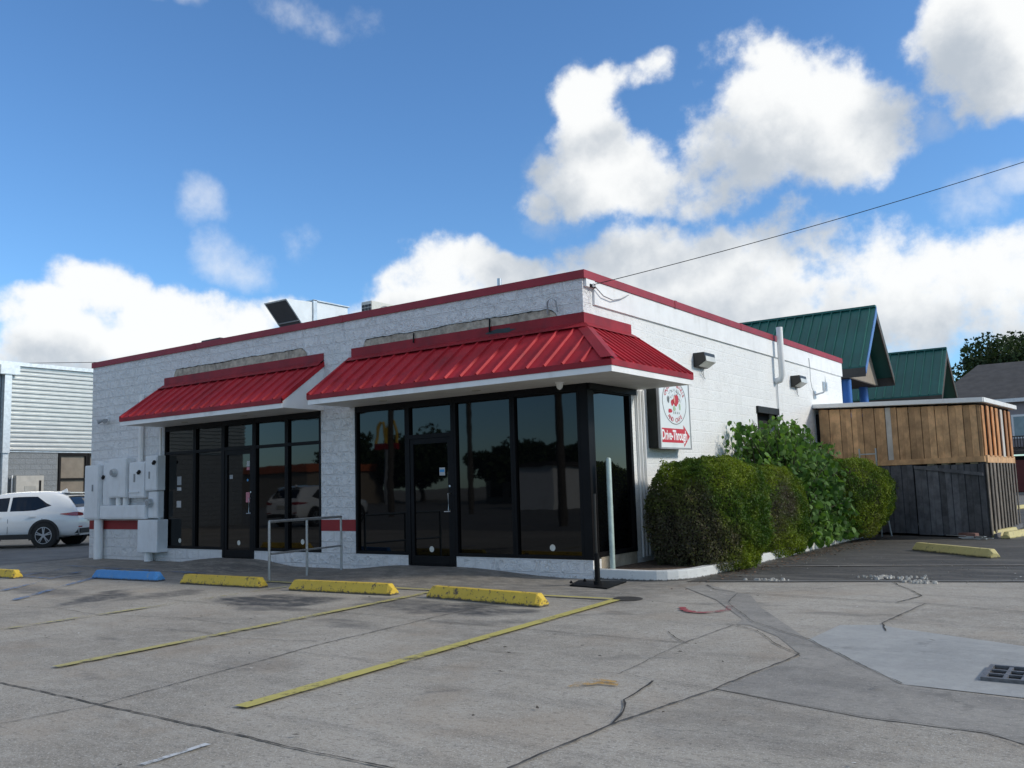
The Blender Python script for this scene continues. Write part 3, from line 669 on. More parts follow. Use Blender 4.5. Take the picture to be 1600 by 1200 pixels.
# storefronts -----------------------------------------------------
M_sticker = mat('sticker_white', (.55, .55, .5), .5, bmp=0)
M_paper = mat('paper', (.42, .42, .42), .6, bmp=0)
def frame_x(par, x0, x1, z0, z1, y0=-.012, y1=.09, w=.055, name='frame', top=None):
    m = MB(); t = top or w
    m.box(x0, x0+w, y0, y1, z0, z1).box(x1-w, x1, y0, y1, z0, z1).box(x0+w, x1-w, y0, y1, z0, z0+w).box(x0+w, x1-w, y0, y1, z1-t, z1)
    return m.build(name, M_black, par, bevel=.003)
def disc(par, name, x, z, r, mt, y=.028):
    m = MB(); m.add([(x+r*math.cos(6.2832*i/20), y, z+r*math.sin(6.2832*i/20)) for i in range(20)], [tuple(range(20))]); return m.build(name, mt, par)
def pane(par, x0, x1, z0, z1, y=.035):
    m = MB(); m.box(x0, x1, y, y+.012, z0, z1); return m.build('pane', M_glass, par)
def window(x0, x1, z0, z1, trans=None):
    w = .05
    fr = frame_x(bld, x0, x1, z0, z1, w=w, name='window', top=.11)
    if trans:
        bx('transom_bar', M_black, fr, x0+w, x1-w, -.01, .088, trans-.03, trans+.03)
        pane(fr, x0+w, x1-w, z0+w, trans-.03); pane(fr, x0+w, x1-w, trans+.03, z1-.11)
    else: pane(fr, x0+w, x1-w, z0+w, z1-.11)
    return fr
def door(x0, x1, z0, z1, trans):
    w = .06
    jb = MB().box(x0, x0+w, -.014, .09, z0, z1).box(x1-w, x1, -.014, .09, z0, z1).box(x0+w, x1-w, -.014, .09, z1-.11, z1).box(x0+w, x1-w, -.014, .09, trans-.03, trans+.04)
    jb.box(x0+w, x1-w, -.02, .09, z0-.03, z0+.015)
    fr = jb.build('door', M_black, bld)
    pane(fr, x0+w, x1-w, trans+.04, z1-.11)
    a, c_ = x0+w+.006, x1-w-.006; zz0, zz1 = z0+.02, trans-.035; s = .075
    m = MB().box(a, a+s, -.005, .04, zz0, zz1).box(c_-s, c_, -.005, .04, zz0, zz1).box(a+s, c_-s, -.005, .04, zz0, zz0+.14).box(a+s, c_-s, -.005, .04, zz1-.09, zz1)
    m.build('door_leaf', M_black, fr, bevel=.002)
    pane(fr, a+s, c_-s, zz0+.14, zz1-.09, y=.018)
    hx = c_-s*.5; m = MB().tube([(hx, -.004, 1.02), (hx, -.055, 1.02), (hx, -.055, 1.30), (hx, -.004, 1.30)], .009, 8); m.tube([(hx, -.004, 1.0), (hx-.12, -.02, 1.0)], .008, 6)
    m.build('handle', M_galv, fr)
    MB().tube([(hx, -.003, 1.42), (hx, -.012, 1.42)], .018, 12).build('lock', M_galv, fr)
    return fr
def sheet(par, name, x0, x1, z0, z1, mt, y): return MB().box(x0, x1, y-.0015, y, z0, z1).build(name, mt, par)
TZ = 2.31
w = window(W1[0], -9.66, SILL, HEAD, TZ); disc(w, 'sticker', -10.2, .44, .05, M_sticker, .032)
sheet(w, 'paper', -10.32, -10.17, 1.62, 1.80, M_grey, .033); sheet(w, 'paper', -10.32, -10.17, 1.50, 1.57, M_paper, .033); sheet(w, 'paper', -10.33, -10.17, 1.14, 1.28, M_paper, .033)
window(-9.66, -8.70, SILL, HEAD, TZ)
d1 = door(-8.70, -7.70, .12, HEAD, TZ); disc(d1, 'sticker', -8.2, .42, .05, M_sticker, .015)
M_pink = mat('pink_sticker', (.5, .18, .22), .5, bmp=0); M_bl = mat('blue_sticker', (.05, .25, .5), .5, bmp=0)
sheet(d1, 'paper', -7.96, -7.85, 1.93, 2.04, M_paper, .0165); sheet(d1, 'sticker', -7.96, -7.87, 1.86, 1.92, M_pink, .0165); disc(d1, 'sticker', -7.93, 1.66, .025, M_bl, .0155); sheet(d1, 'sticker', -7.98, -7.86, 1.22, 1.42, M_pink, .0165); sheet(d1, 'paper', -8.5, -8.4, 1.7, 1.78, M_grey, .0165)
window(-7.70, -6.74, SILL, HEAD, TZ)
w = window(-6.74, W1[1], SILL, HEAD, TZ); disc(w, 'sticker', -6.33, .46, .05, M_sticker, .032)
window(W2[0], -3.62, SILL, HEAD)
d2 = door(-3.62, -2.58, .11, HEAD, 2.27); disc(d2, 'sticker', -3.12, .38, .05, M_sticker, .015); sheet(d2, 'paper', -2.92, -2.80, 1.60, 1.73, M_paper, .0165); sheet(d2, 'paper', -2.91, -2.81, 1.655, 1.70, M_bl, .0145)
window(-2.58, -1.38, SILL, HEAD)
w = window(-1.38, -.13, SILL, HEAD); disc(w, 'sticker', -.72, .44, .05, M_sticker, .032)
bx('corner_post', M_black, bld, -.128, .02, -.016, .12, SILL, HEAD-.001, bevel=.004)
# side pane
m = MB(); m.box(-.09, .016, .122, .18, .302, HEAD-.002).box(-.09, .016, SY-.08, SY, .302, HEAD-.002).box(-.09, .016, .18, SY-.08, .302, .37).box(-.09, .018, .18, SY-.08, 2.78, HEAD-.002)
fr = m.build('window', M_black, bld, bevel=.003); MB().box(-.05, -.036, .18, SY-.08, .37, 2.78).build('pane', M_glass, fr)
bx('head_trim', M_black, bld, .019, .06, .0, SY+.1, 2.80, HEAD-.006)
# dark opening on the side wall (old serving window) and its steel head
m = MB(); m.box(-.2, -.16, 7.15, 8.33, 1.6, 2.93); sw = m.build('window', M_dark, bld); sw['label'] = 'dark boarded window behind the leafy shrub'
MB().box(-.02, .05, 7.1, 8.42, 2.80, 2.94).build('frame', M_signcase, sw); MB().box(-.02, .03, 8.27, 8.36, 1.6, 2.8).build('jamb', M_black, sw)
m = MB(); m.box(.004, .03, 11.35, 12.25, .1, 2.9); dd = m.build('side_door', M_dark, bld)
MB().box(.003, .06, 11.28, 11.35, .1, 2.95).box(.003, .06, 11.35, 12.3, 2.9, 2.96).build('frame', M_black, dd)

# things fixed to the walls ---------------------------------------
def conduit(pts, r, label, mt=M_white, name='conduit', cat='pipe', group=None, n=10):
    o = MB().tube(pts, r, n).build(name, mt, smooth=True); tag(o, label, cat, group); return o
def panel_box(name, x0, x1, z0, z1, dep, label, parts=(), y0=-.0, lip=.012, grp='electrical boxes on the front wall'):
    t = empty(name, ((x0+x1)/2, y0, z0), label, 'electrical box', grp)
    MB().box(x0, x1, y0-dep, y0, z0, z1).build('cabinet', M_whitebox, t, bevel=.008)
    if lip: MB().box(x0+.02, x1-.02, y0-dep-.012, y0-dep+.002, z0+.03, z1-.03).build('cover', M_whitebox, t, bevel=.004)
    return t
Yb = -.25
p = panel_box('electrical_cabinet', -13.55, -12.95, .91, 2.15, .24, 'tall white electrical cabinet at the left corner of the front wall')
MB().box(-13.19, -13.16, -.275, -.25, 1.55, 1.70).build('latch', M_grey, p)
p2 = panel_box('electrical_cabinet', -12.92, -12.62, 1.22, 2.18, .15, 'narrow white switch box with black lever beside the tall cabinet')
MB().obox((-12.86, -.19, 1.86), (.03, 0, .03), (0, .02, 0), (-.02, 0, .02)).build('lever', M_black, p2)
p = panel_box('meter_cabinet', -12.60, -11.88, 1.39, 2.27, .2, 'wide white meter cabinet with round glass meter high on its left')
def meter(par, x, z, y):
    MB().tube([(x, y, z), (x, y-.05, z), (x, y-.10, z)], [.095, .095, .075], 20).build('meter', M_galv, par, smooth=True)
    MB().tube([(x, y-.101, z), (x, y-.105, z)], .06, 16).build('dial', M_grey, par)
meter(p, -12.32, 1.95, -.21)
p = panel_box('disconnect_switch', -11.83, -11.20, 1.37, 2.16, .17, 'white disconnect switch with black lever between meter cabinet and upper box')
MB().box(-11.62, -11.57, -.195, -.18, 1.72, 1.9).build('latch', M_grey, p); MB().obox((-11.4, -.2, 1.93), (.035, 0, .03), (0, .03, 0), (-.02, 0, .02)).build('lever', M_black, p)
MB().obox((-11.6, -.19, 1.5), (.2, 0, 0), (0, .015, 0), (0, 0, .012)).build('lip', M_whitebox, p)
p = panel_box('disconnect_switch', -11.15, -10.70, 1.52, 2.27, .2, 'white disconnect switch highest and nearest to the black window')
MB().box(-11.0, -10.955, -.225, -.21, 1.78, 1.93).build('latch', M_grey, p); MB().obox((-10.78, -.23, 2.12), (.035, 0, .03), (0, .03, 0), (-.02, 0, .02)).build('lever', M_black, p)
p = panel_box('meter_cabinet', -11.10, -10.74, .93, 1.50, .15, 'small white meter cabinet with round meter below the nearest switch')
meter(p, -10.98, 1.25, -.16)
p = panel_box('wiring_trough', -12.945, -11.12, .91, 1.215, .2, 'long white wiring trough running under the electrical boxes')
p = panel_box('electrical_cabinet', -11.32, -10.58, .20, .89, .26, 'white box hanging lowest at the left of the black windows', lip=0)
conduit([(-13.12, -.12, .91), (-13.12, -.12, -.02)], .10, 'fat white riser pipe under the tall electrical cabinet')
conduit([(-11.1, -.12, .20), (-11.1, -.12, -.02)], .095, 'fat white riser pipe under the lowest electrical box')
conduit([(-12.33, -.1, 1.39), (-12.33, -.1, 1.21)], .07, 'left one of two short white pipes under the wide meter cabinet')
conduit([(-12.05, -.1, 1.39), (-12.05, -.1, 1.21)], .07, 'right one of two short white pipes under the wide meter cabinet')
conduit([(-11.55, -.07, 3.66), (-11.55, -.07, 2.16)], .055, 'white vertical conduit rising to the left end of the awning')
conduit([(-10.82, -.05, 2.88), (-10.82, -.05, .9)], .028, 'thin white conduit along the left edge of the black windows')
cf = empty('security_light', (-13.05, 0, 3.2), 'small twin white flood light high on the left of the front wall', 'light fixture')
MB().box(-13.1, -12.98, -.05, 0, 3.17, 3.27).build('base', M_white, cf)
for s in (-1, 1): MB().tube([(-13.04+.05*s, -.05, 3.21), (-13.04+.13*s, -.14, 3.17), (-13.04+.15*s, -.17, 3.16)], [.02, .05, .055], 12).build('lamp_head', M_grey, cf, smooth=True)

# side wall fittings
def wall_pack(y0, y1, z0, z1, label):
    t = empty('wall_light', (0, (y0+y1)/2, z0), label, 'wall light', 'black wall pack lights on the side wall')
    d = .24
    MB().prism([(0, y0, z0), (.07, y0, z0), (d, y0, z0+.1), (d-.02, y0, z1), (0, y0, z1)], (0, y1-y0, 0)).build('housing', M_bronze, t, bevel=.006)
    MB().prism([(.10, y0+.03, z0+.004), (d+.012, y0+.03, z0+.095), (d+.0, y0+.03, z1-.07), (.1, y0+.03, z1-.07)], (0, y1-y0-.06, 0)).build('lens', M_lens, t)
    MB().prism([(.08, y1-.001, z0+.02), (d-.01, y1-.001, z0+.1), (d-.03, y1-.001, z1-.03)], (0, .01, 0)).build('side_glass', M_lens, t)
    MB().tube([(.02, y0+.3, z0), (.05, y0+.33, z0-.08), (.02, y0+.4, z0-.16), (.03, y0+.45, z0-.2)], .006, 6).tube([(.02, y0+.25, z0), (.04, y0+.28, z0-.1), (.03, y0+.34, z0-.13)], .006, 6).build('loose_wire', M_grey, t)
wall_pack(3.95, 4.45, 3.50, 3.76, 'black wall light with clear lens just right of the red awning')
wall_pack(9.5, 10.0, 3.53, 3.79, 'black wall light with clear lens right of the tall white pipe')
conduit([(.17, 8.42, 4.80), (.17, 8.42, 4.2), (.17, 8.42, 3.70), (.13, 8.42, 3.60), (0, 8.42, 3.57)], .072, 'white vent pipe rising above the parapet of the side wall', M_white, 'vent_pipe', n=14)
conduit([(.03, 8.47, 3.55), (.03, 8.47, 1.0)], .018, 'thin white conduit running down the side wall beside the dark window')
for i, (y, l) in enumerate(((1.55, 'first'), (1.66, 'second'), (1.78, 'third'))):
    conduit([(.03, y, 2.9), (.03, y, .2)], .02, l+' thin white conduit right of the black side pane', group=None)
dm = empty('dish_mount', (0, 11.4, 3.5), 'small grey bent antenna arm on the side wall by the wooden shed', 'antenna mount')
MB().box(.001, .03, 11.2, 11.36, 3.35, 3.55).build('plate', M_galv, dm)
MB().tube([(.03, 11.28, 3.45), (.22, 11.34, 3.5), (.28, 11.36, 3.6), (.28, 11.36, 3.95)], .022, 8).build('arm', M_galv, dm, smooth=True)
jb_ = MB().box(.0, .03, 12.05, 12.4, 3.62, 3.85).build('junction_plate', M_galv, bevel=.004); tag(jb_, 'square grey cover plate on the side wall by the antenna arm', 'cover plate')
conduit([(.045, 10.9, 4.35), (.05, 10.92, 4.1), (.06, 10.86, 3.8), (.06, 10.95, 3.6), (.04, 11.2, 3.46)], .007, 'thin slack black cable from the parapet to the antenna arm', M_grey, 'cable', 'cable', n=6)
ins = empty('wire_bracket', (.04, .24, 4.42), 'small dark insulator bracket under the red coping at the corner', 'insulator')
MB().tube([(.035, .22, 4.41), (.09, .2, 4.41)], .03, 8).build('insulator', M_grey, ins); MB().box(.036, .06, .14, .3, 4.38, 4.43).build('bracket', M_black, ins)
conduit([(.07, .25, 4.41), (.08, .5, 4.29), (.08, .8, 4.27), (.07, 1.1, 4.34), (.07, 1.35, 4.44)], .009, 'slack service wire drooping under the red coping', M_grey, 'cable', 'cable', n=6)
E_ = G(1600, 253, Y=4)
S_ = Vector((.08, .2, 4.42)); dirv = (E_-S_)
pts = []
for i in range(41):
    t = i/40*1.9; q = S_+dirv*t; q.z -= .9*math.sin(min(1, t/1.9)*math.pi)*.55*0 + .25*(t)*(1.0-t)*1.0; pts.append(q)
conduit(pts, .006, 'overhead service wire rising from the building corner to the right', M_dark, 'overhead_wire', 'wire', n=6)
WP = pts[-1]
# hooks and stubs above the awning
conduit([(-.62, -.03, 4.02), (-.60, -.07, 4.2), (-.52, -.09, 4.26), (-.44, -.07, 4.2), (-.43, -.05, 4.03)], .014, 'bent grey hook sticking up above the awning near the corner', M_grey, 'hook', 'hook')
conduit([(-4.55+1.15, -.03, 4.07), (-3.4, -.045, 3.9)], .012, 'short black wire stub on the left of the bare strip', M_black, 'wire_stub', 'wire')
conduit([(-1.75, -.03, 4.10), (-1.75, -.045, 3.88)], .014, 'short black wire stub on the right of the bare strip', M_black, 'wire_stub', 'wire')
conduit([(-5.9-.6, -.08, 3.75), (-6.2, -.1, 3.66), (-5.9, -.08, 3.70), (-5.62, -.06, 3.83)], .01, 'loose dark wire hanging over the right end of the left awning', M_black, 'wire_stub', 'wire')

# sign ------------------------------------------------------------
def text_mesh(name, body, size, mt, par, frm, offset=0, sx=1, spacing=1, al='CENTER'):
    cu = bpy.data.curves.new(name, 'FONT'); cu.body = body; cu.size = size; cu.align_x = al; cu.align_y = 'CENTER'; cu.offset = offset; cu.space_character = spacing; cu.resolution_u = 3
    ob = bpy.data.objects.new('tmp', cu); C.objects.link(ob); bpy.context.view_layer.update()
    me = bpy.data.meshes.new_from_object(ob.evaluated_get(bpy.context.evaluated_depsgraph_get())); bpy.data.objects.remove(ob)
    me.transform(Matrix.Diagonal((sx, 1, 1, 1))); me.transform(frm)
    return link_mesh(name, me, mt, par)
SX = .235
sg = empty('drive_through_sign', (SX/2, 2.4, 1.9), 'white box sign with round red emblem above a red arrow reading Drive-Through', 'sign')
s0, s1 = G(1026, 640, X=SX).y, G(1073.5, 660, X=SX).y
zs0, zs1 = 1.93, 3.13
s0 = 1.94; s1 = 3.16
M_signface = mat('sign_face', (.72, .76, .76), .3, var=.04, bmp=.03, bscale=8)
M_signred = mat('sign_red', (.50, .02, .035), .5, var=.08, bmp=0)
M_signgrey = mat('sign_grey', (.12, .13, .13), .5, bmp=0); M_signwhite = mat('sign_white', (.8, .8, .8), .5, bmp=0); M_signpink = mat('sign_skin', (.62, .35, .27), .6, bmp=0); M_signgreen = mat('sign_green', (.35, .5, .32), .6, bmp=0)
MB().box(0, SX-.03, s0+.02, s1-.02, zs0+.02, zs1-.02).build('case', M_signcase, sg, bevel=.01)
m = MB(); r_ = .028
m.box(SX-.04, SX+.004, s0, s0+r_, zs0, zs1).box(SX-.04, SX+.004, s1-r_, s1, zs0, zs1).box(SX-.04, SX+.004, s0+r_, s1-r_, zs0, zs0+r_).box(SX-.04, SX+.004, s0+r_, s1-r_, zs1-r_, zs1)
m.build('retainer', M_grey, sg)
face = MB().box(SX-.029, SX-.004, s0+r_, s1-r_, zs0+r_, zs1-r_).build('face', M_signface, sg)
yc = (s0+s1)/2; fx = SX-.001
zc, rr = 2.735, .385
ry_ = .47
def ring(r0_, r1_, mt, x=fx, name='emblem_ring'):
    m = MB(); n_ = 48
    for i in range(n_):
        a, b_ = 6.28318*i/n_, 6.28318*(i+1)/n_
        m.add([(x, yc+ry_/rr*r*math.cos(t), zc+r*math.sin(t)) for r, t in ((r0_, a), (r1_, a), (r1_, b_), (r0_, b_))], [(0, 1, 2, 3)])
    return m.build(name, mt, face)
ring(rr-.012, rr, M_signgrey)
def arc_text(body, r, a0, a1, size, flip=False):
    n_ = len(body)
    for i, ch in enumerate(body):
        if ch == ' ': continue
        a = a0+(a1-a0)*i/(n_-1)
        y_ = yc+ry_/rr*r*math.cos(a); z_ = zc+r*math.sin(a)
        t = a-math.pi/2 if not flip else a+math.pi/2
        # local x -> +Y, local y -> +Z, normal -> +X
        B = Matrix(((0, 0, 1, fx), (math.cos(t), -math.sin(t), 0, y_), (math.sin(t), math.cos(t), 0, z_), (0, 0, 0, 1)))
        text_mesh('letter', ch, size, M_signred, face, B, offset=.0015)
arc_text('CAJUN DAIQUIRIS', .315, rad(156), rad(24), .10)
arc_text('AND CAFE', .315, rad(270-38), rad(270+38), .105, True)
# abstract emblem: crawfish-red and grey strokes, a small red wagon and seated shapes
def blob(cy, cz, ry2, rz, mt, x, seed, k=10):
    R = random.Random(seed); m = MB(); m.add([(x, cy+ry2*math.cos(6.2832*i/k)*R.uniform(.65, 1.1), cz+rz*math.sin(6.2832*i/k)*R.uniform(.65, 1.1)) for i in range(k)], [tuple(range(k))]); return m.build('emblem_shape', mt, face)
blob(yc+.04, zc+.03, .12, .10, M_signred, fx, 1); blob(yc-.09, zc-.01, .06, .06, M_signred, fx, 2); blob(yc+.10, zc+.06, .08, .09, M_signred, fx+.0007, 3); blob(yc+.0, zc+.05, .03, .07, M_signpink, fx+.0014, 4)
blob(yc-.19, zc-.16, .10, .04, M_signred, fx, 5, 6); blob(yc-.02, zc-.11, .06, .05, M_signgreen, fx, 6); blob(yc-.24, zc+.04, .05, .07, M_signgrey, fx, 7); blob(yc+.2, zc-.07, .04, .08, M_signgreen, fx, 8)
m = MB(); R = random.Random(5)
for i in range(46):
    a = R.uniform(.1, math.pi-.1); r = R.uniform(.12, .24); y_, z_ = yc+r*1.25*math.cos(a), zc+r*math.sin(a)*.95; l = R.uniform(.02, .05); t = R.uniform(0, 3.1)
    dy, dz = l*math.cos(t), l*math.sin(t); m.add([(fx+.0003, y_-dy, z_-dz), (fx+.0003, y_+dy, z_+dz), (fx+.0003, y_+dy+.004, z_+dz+.005), (fx+.0003, y_-dy+.004, z_-dz+.005)], [(0, 1, 2, 3)])
for i in range(4): y_ = yc-.06+i*.07; m.add([(fx+.0005, y_, zc-.2), (fx+.0005, y_+.025, zc-.2), (fx+.0005, y_+.018, zc-.16), (fx+.0005, y_+.004, zc-.16)], [(0, 1, 2, 3)])
m.build('emblem_strokes', M_signgrey, face)
za = 2.16; ya, yb_ = s0+.07, s1-.06
m = MB(); m.add([(fx, ya, za-.12), (fx, yb_-.24, za-.12), (fx, yb_-.24, za-.19), (fx, yb_, za), (fx, yb_-.24, za+.19), (fx, yb_-.24, za+.12), (fx, ya, za+.12)], [tuple(range(7))])
m.build('arrow', M_signred, face)
text_mesh('lettering', 'Drive-Through', .235, M_signwhite, face, Matrix(((0, 0, 1, fx+.001), (1, 0, 0, (ya+yb_)/2-.06), (0, 1, 0, za), (0, 0, 0, 1))), offset=.006, sx=.73, spacing=.95)

# rooftop units ----------------------------------------------------
hx = -10.3; hl = -11.15
hv = empty('rooftop_air_unit', (-10.7, 4.2, 4.2), 'big galvanised rooftop air unit with slanted dark intake hood', 'air conditioner')
m = MB(); m.box(hl, hx, 3.9, 5.1, 5.3, 6.25); m.build('cabinet', M_hvac, hv, bevel=.01)
m = MB(); m.prism([(hl, 3.0, 6.17), (hl, 3.898, 6.22), (hl, 3.898, 5.5), (hl, 3.62, 5.5)], (hx-hl, 0, 0)); m.build('hood', M_hvac, hv)
m = MB(); n1 = Vector((0, 3.62-3.0, 5.5-6.17)); pn = Vector((0, n1.z, -n1.y)).normalized()
a0 = Vector((hl+.04, 3.0, 6.17))+n1*.04; m.add([a0+pn*.006, a0+pn*.006+Vector((hx-hl-.08, 0, 0)), a0+pn*.006+Vector((hx-hl-.08, 0, 0))+n1*.93, a0+pn*.006+n1*.93], [(0, 1, 2, 3)])
o = m.build('intake_screen', M_darkmesh, hv)
m = MB(); q = Vector((hl+.04, 3.0, 6.17))+n1*.7+pn*.02; m.obox(q+Vector(((hx-hl-.08)/2, 0, 0)), ((hx-hl-.08)/2, 0, 0), n1.normalized()*.012, pn*.012); m.build('screen_bar', M_galv, hv)
m = MB(); m.box(hx-.0, hx+.04, 3.86, 3.98, 5.3, 6.27).box(hl-.03, hx+.04, 3.86, 5.14, 6.25, 6.28); m.build('edge_trim', M_galv, hv)
m = MB(); m.box(hl+.05, hx-.05, 3.8, 5.0, 4.2, 5.3); m.build('base_curb', M_galv, hv)
cx0, cx1, cy0, cy1 = -7.18, -6.89+.0, 2.5, 3.25
cu_ = empty('mini_split_unit', (-7.0, 2.9, 4.2), 'small pale outdoor condenser with round fan on the roof', 'air conditioner')
MB().box(-7.20, -6.88, 2.5, 3.3, 4.92, 5.55).build('cabinet', mat('condenser_shell', (.6, .6, .55), .5, var=.05), cu_, bevel=.012)
m = MB()
for i in range(3):
    for j in range(7): m.box(-7.17+i*.1, -7.17+i*.1+.08, 2.49, 2.502, 4.97+j*.075, 4.97+j*.075+.055)
m.build('coil_grille', M_darkmesh, cu_)
m = MB(); k = 24; 
for r in (.1, .16, .22, .26): 
    m.tube([(-6.868, 2.95+r*math.cos(6.2832*i/k), 5.22+r*math.sin(6.2832*i/k)) for i in range(k+1)], .008, 5, cap=False)
m.build('fan_guard', M_grey, cu_)
MB().box(-7.15, -6.93, 2.6, 2.66, 4.2, 4.92).box(-7.15, -6.93, 3.14, 3.2, 4.2, 4.92).build('stand', M_galv, cu_)
conduit([(-3.74, 3, 4.2), (-3.74, 3, 5.62)], .045, 'grey vent stub poking above the parapet left of the corner', M_galv, 'vent_pipe')
o = MB().box(-10.9, -10.2, 1.0, 1.5, 4.2, 4.95).build('roof_hatch', M_bronze, bevel=.01); tag(o, 'low dark box just above the parapet over the left awning', 'roof hatch')

# ------------------------------------------------------------------ front of the building
def wheel_stop(name, x0, x1, y, rot, mt, label, mt2=None, grp='yellow wheel stops', L_=None, z=0):
    """precast stop: trapezoid section with sloped ends"""
    L_ = L_ or (x1-x0); h = .145; wb = .088; wt = .048
    m = MB(); R = random.Random(int(abs(x0)*100)); n_ = 18; secs = []
    for i in range(n_+1):
        t = i/n_; x = -L_/2+L_*t
        e_ = .05 if i in (0, n_) else 0
        s = .62 if i in (0, n_) else 1
        chip = lambda: R.uniform(-.006, .005)
        secs.append([(x, -wb, 0), (x, -wb+chip(), .035), (x, -wt*s+chip(), h*(1 if s == 1 else .55)), (x, wt*s+chip(), h*(1 if s == 1 else .55)), (x, wb+chip(), .035), (x, wb, 0)])
    # pull the second sections close to the ends for a bevelled end
    for k_ in (1, n_-1):
        xx = -L_/2+.07 if k_ == 1 else L_/2-.07
        secs[k_] = [(xx, p_[1], p_[2]) for p_ in secs[k_]]
    for i, s_ in enumerate(secs):
        m.v += s_
    for i in range(n_):
        for j in range(5): m.f.append((i*6+j, i*6+j+1, i*6+6+j+1, i*6+6+j)); m.m.append(0)
    m.f.append(tuple(range(6))); m.m.append(0); m.f.append(tuple(range(n_*6, n_*6+6))); m.m.append(0)
    c_, s_ = math.cos(rot), math.sin(rot); cx = (x0+x1)/2
    m.v = [(cx+p_[0]*c_-p_[1]*s_, y+p_[0]*s_+p_[1]*c_, p_[2]+z+.004) for p_ in m.v]
    t = empty(name, (cx, y, z), label, 'wheel stop', grp)
    m.build('body', mt, t, bevel=.004)
    for sx_ in (-1, 1):
        px, py = cx+sx_*L_*.33*c_, y+sx_*L_*.33*s_
        MB().tube([(px, py, z+h-.01), (px, py, z+h+.006)], .014, 8).build('anchor_pin', M_crack, t)
    return t
def worn_paint(name, col, chipcol, thr=.63):
    m, nt, N, L, bs = newmat(name); tc = N.new('ShaderNodeTexCoord'); v = tc.outputs['Object']
    n = nz(N, L, v, 2.5, 5, .6); c = mixc(N, L, n.outputs[0], tuple(x*.75 for x in col), tuple(x*1.12 for x in col))
    n = nz(N, L, v, 13, 8, .75); c = mixc(N, L, rng(N, L, n.outputs[0], thr, thr+.05), c, chipcol)
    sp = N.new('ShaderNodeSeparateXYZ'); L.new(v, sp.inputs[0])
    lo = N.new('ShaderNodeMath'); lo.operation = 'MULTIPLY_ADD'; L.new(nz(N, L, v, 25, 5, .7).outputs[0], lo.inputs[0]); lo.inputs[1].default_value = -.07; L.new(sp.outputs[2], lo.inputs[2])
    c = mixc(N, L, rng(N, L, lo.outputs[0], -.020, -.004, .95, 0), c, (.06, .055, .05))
    n = nz(N, L, mscale(N, L, v, (1, 1, 3)), 5, 6, .7); c = mixc(N, L, rng(N, L, n.outputs[0], .55, .75, 0, .5), c, tuple(x*.45 for x in col))
    L.new(c, bs.inputs['Base Color']); bs.inputs['Roughness'].default_value = .6
    bump(N, L, bs, nz(N, L, v, 40, 5, .7).outputs[0], .4, .01); return m
M_ystop = worn_paint('yellow_stop_paint', (.66, .46, .05), (.10, .07, .05), .555); M_bstop = worn_paint('blue_stop_paint', (.07, .27, .60), (.2, .3, .4), .58)
M_ystop2 = worn_paint('old_yellow_stop_paint', (.56, .48, .20), (.2, .18, .12), .58)
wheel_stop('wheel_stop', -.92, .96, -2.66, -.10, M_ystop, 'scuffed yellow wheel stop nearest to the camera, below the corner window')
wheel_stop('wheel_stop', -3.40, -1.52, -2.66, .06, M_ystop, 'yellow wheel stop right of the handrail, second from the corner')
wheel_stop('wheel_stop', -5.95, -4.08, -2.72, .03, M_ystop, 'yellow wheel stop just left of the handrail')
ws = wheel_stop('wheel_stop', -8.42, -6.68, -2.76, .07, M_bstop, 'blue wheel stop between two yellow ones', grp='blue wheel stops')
for i in (-1, 1):
    m = MB(); z_ = .1535; cx = -7.62+i*.07; cy = -2.77; m.add([(cx-.05, cy+.02, z_), (cx+.05, cy+.03, z_), (cx+.02*i, cy-.035, z_)], [(0, 1, 2)]); m.build('paint_mark', mat('cream_mark', (.5, .47, .35), .7, bmp=0), ws)
wheel_stop('wheel_stop', -11.85, -9.97, -3.45, .05, M_ystop, 'yellow wheel stop cut by the left edge of the photo')
a_, b_ = G(1436, 863, z=0), G(1558, 876, z=0)
a_ = Vector((3.16, 6.25, 0)); b_ = Vector((4.62, 4.85, 0))
cx, cy = (a_.x+b_.x)/2, (a_.y+b_.y)/2; ang = math.atan2(b_.y-a_.y, b_.x-a_.x); Ln = (b_-a_).length
wheel_stop('wheel_stop', cx-Ln/2, cx+Ln/2, cy, ang, M_ystop2, 'loose faded yellow wheel stop lying skewed in front of the wooden shed')
wheel_stop('wheel_stop', 4.05-.9, 4.05+.9, 10.55, 1.42, M_ystop2, 'left one of two pale yellow stops stacked beside the shed corner')
wheel_stop('wheel_stop', 4.42-.9, 4.42+.9, 10.35, 1.35, M_ystop2, 'right one of two pale yellow stops stacked beside the shed corner')
wheel_stop('wheel_stop', 2.75-.9, 2.75+.9, 25.4, 1.4, M_ystop2, 'distant pale yellow wheel stop beyond the shed near the red gates')

# handrail
hr = empty('handrail', (-4.85, -1.1, 0), 'grey steel pipe handrail with three posts beside the door ramp', 'handrail')
P3 = [Vector((-4.70, -2.08, 0)), Vector((-4.84, -1.18, 0)), Vector((-4.99, -.26, 0))]
for i, p in enumerate(P3):
    MB().tube([p, p+Vector((0, 0, .93))], .021, 10).build('post', M_steel, hr, smooth=True)
MB().tube([p+Vector((0, 0, .94)) for p in P3], .023, 10).build('top_rail', M_steel, hr, smooth=True)
MB().tube([p+Vector((0, 0, .43)) for p in P3], .017, 10).build('lower_rail', M_steel, hr, smooth=True)

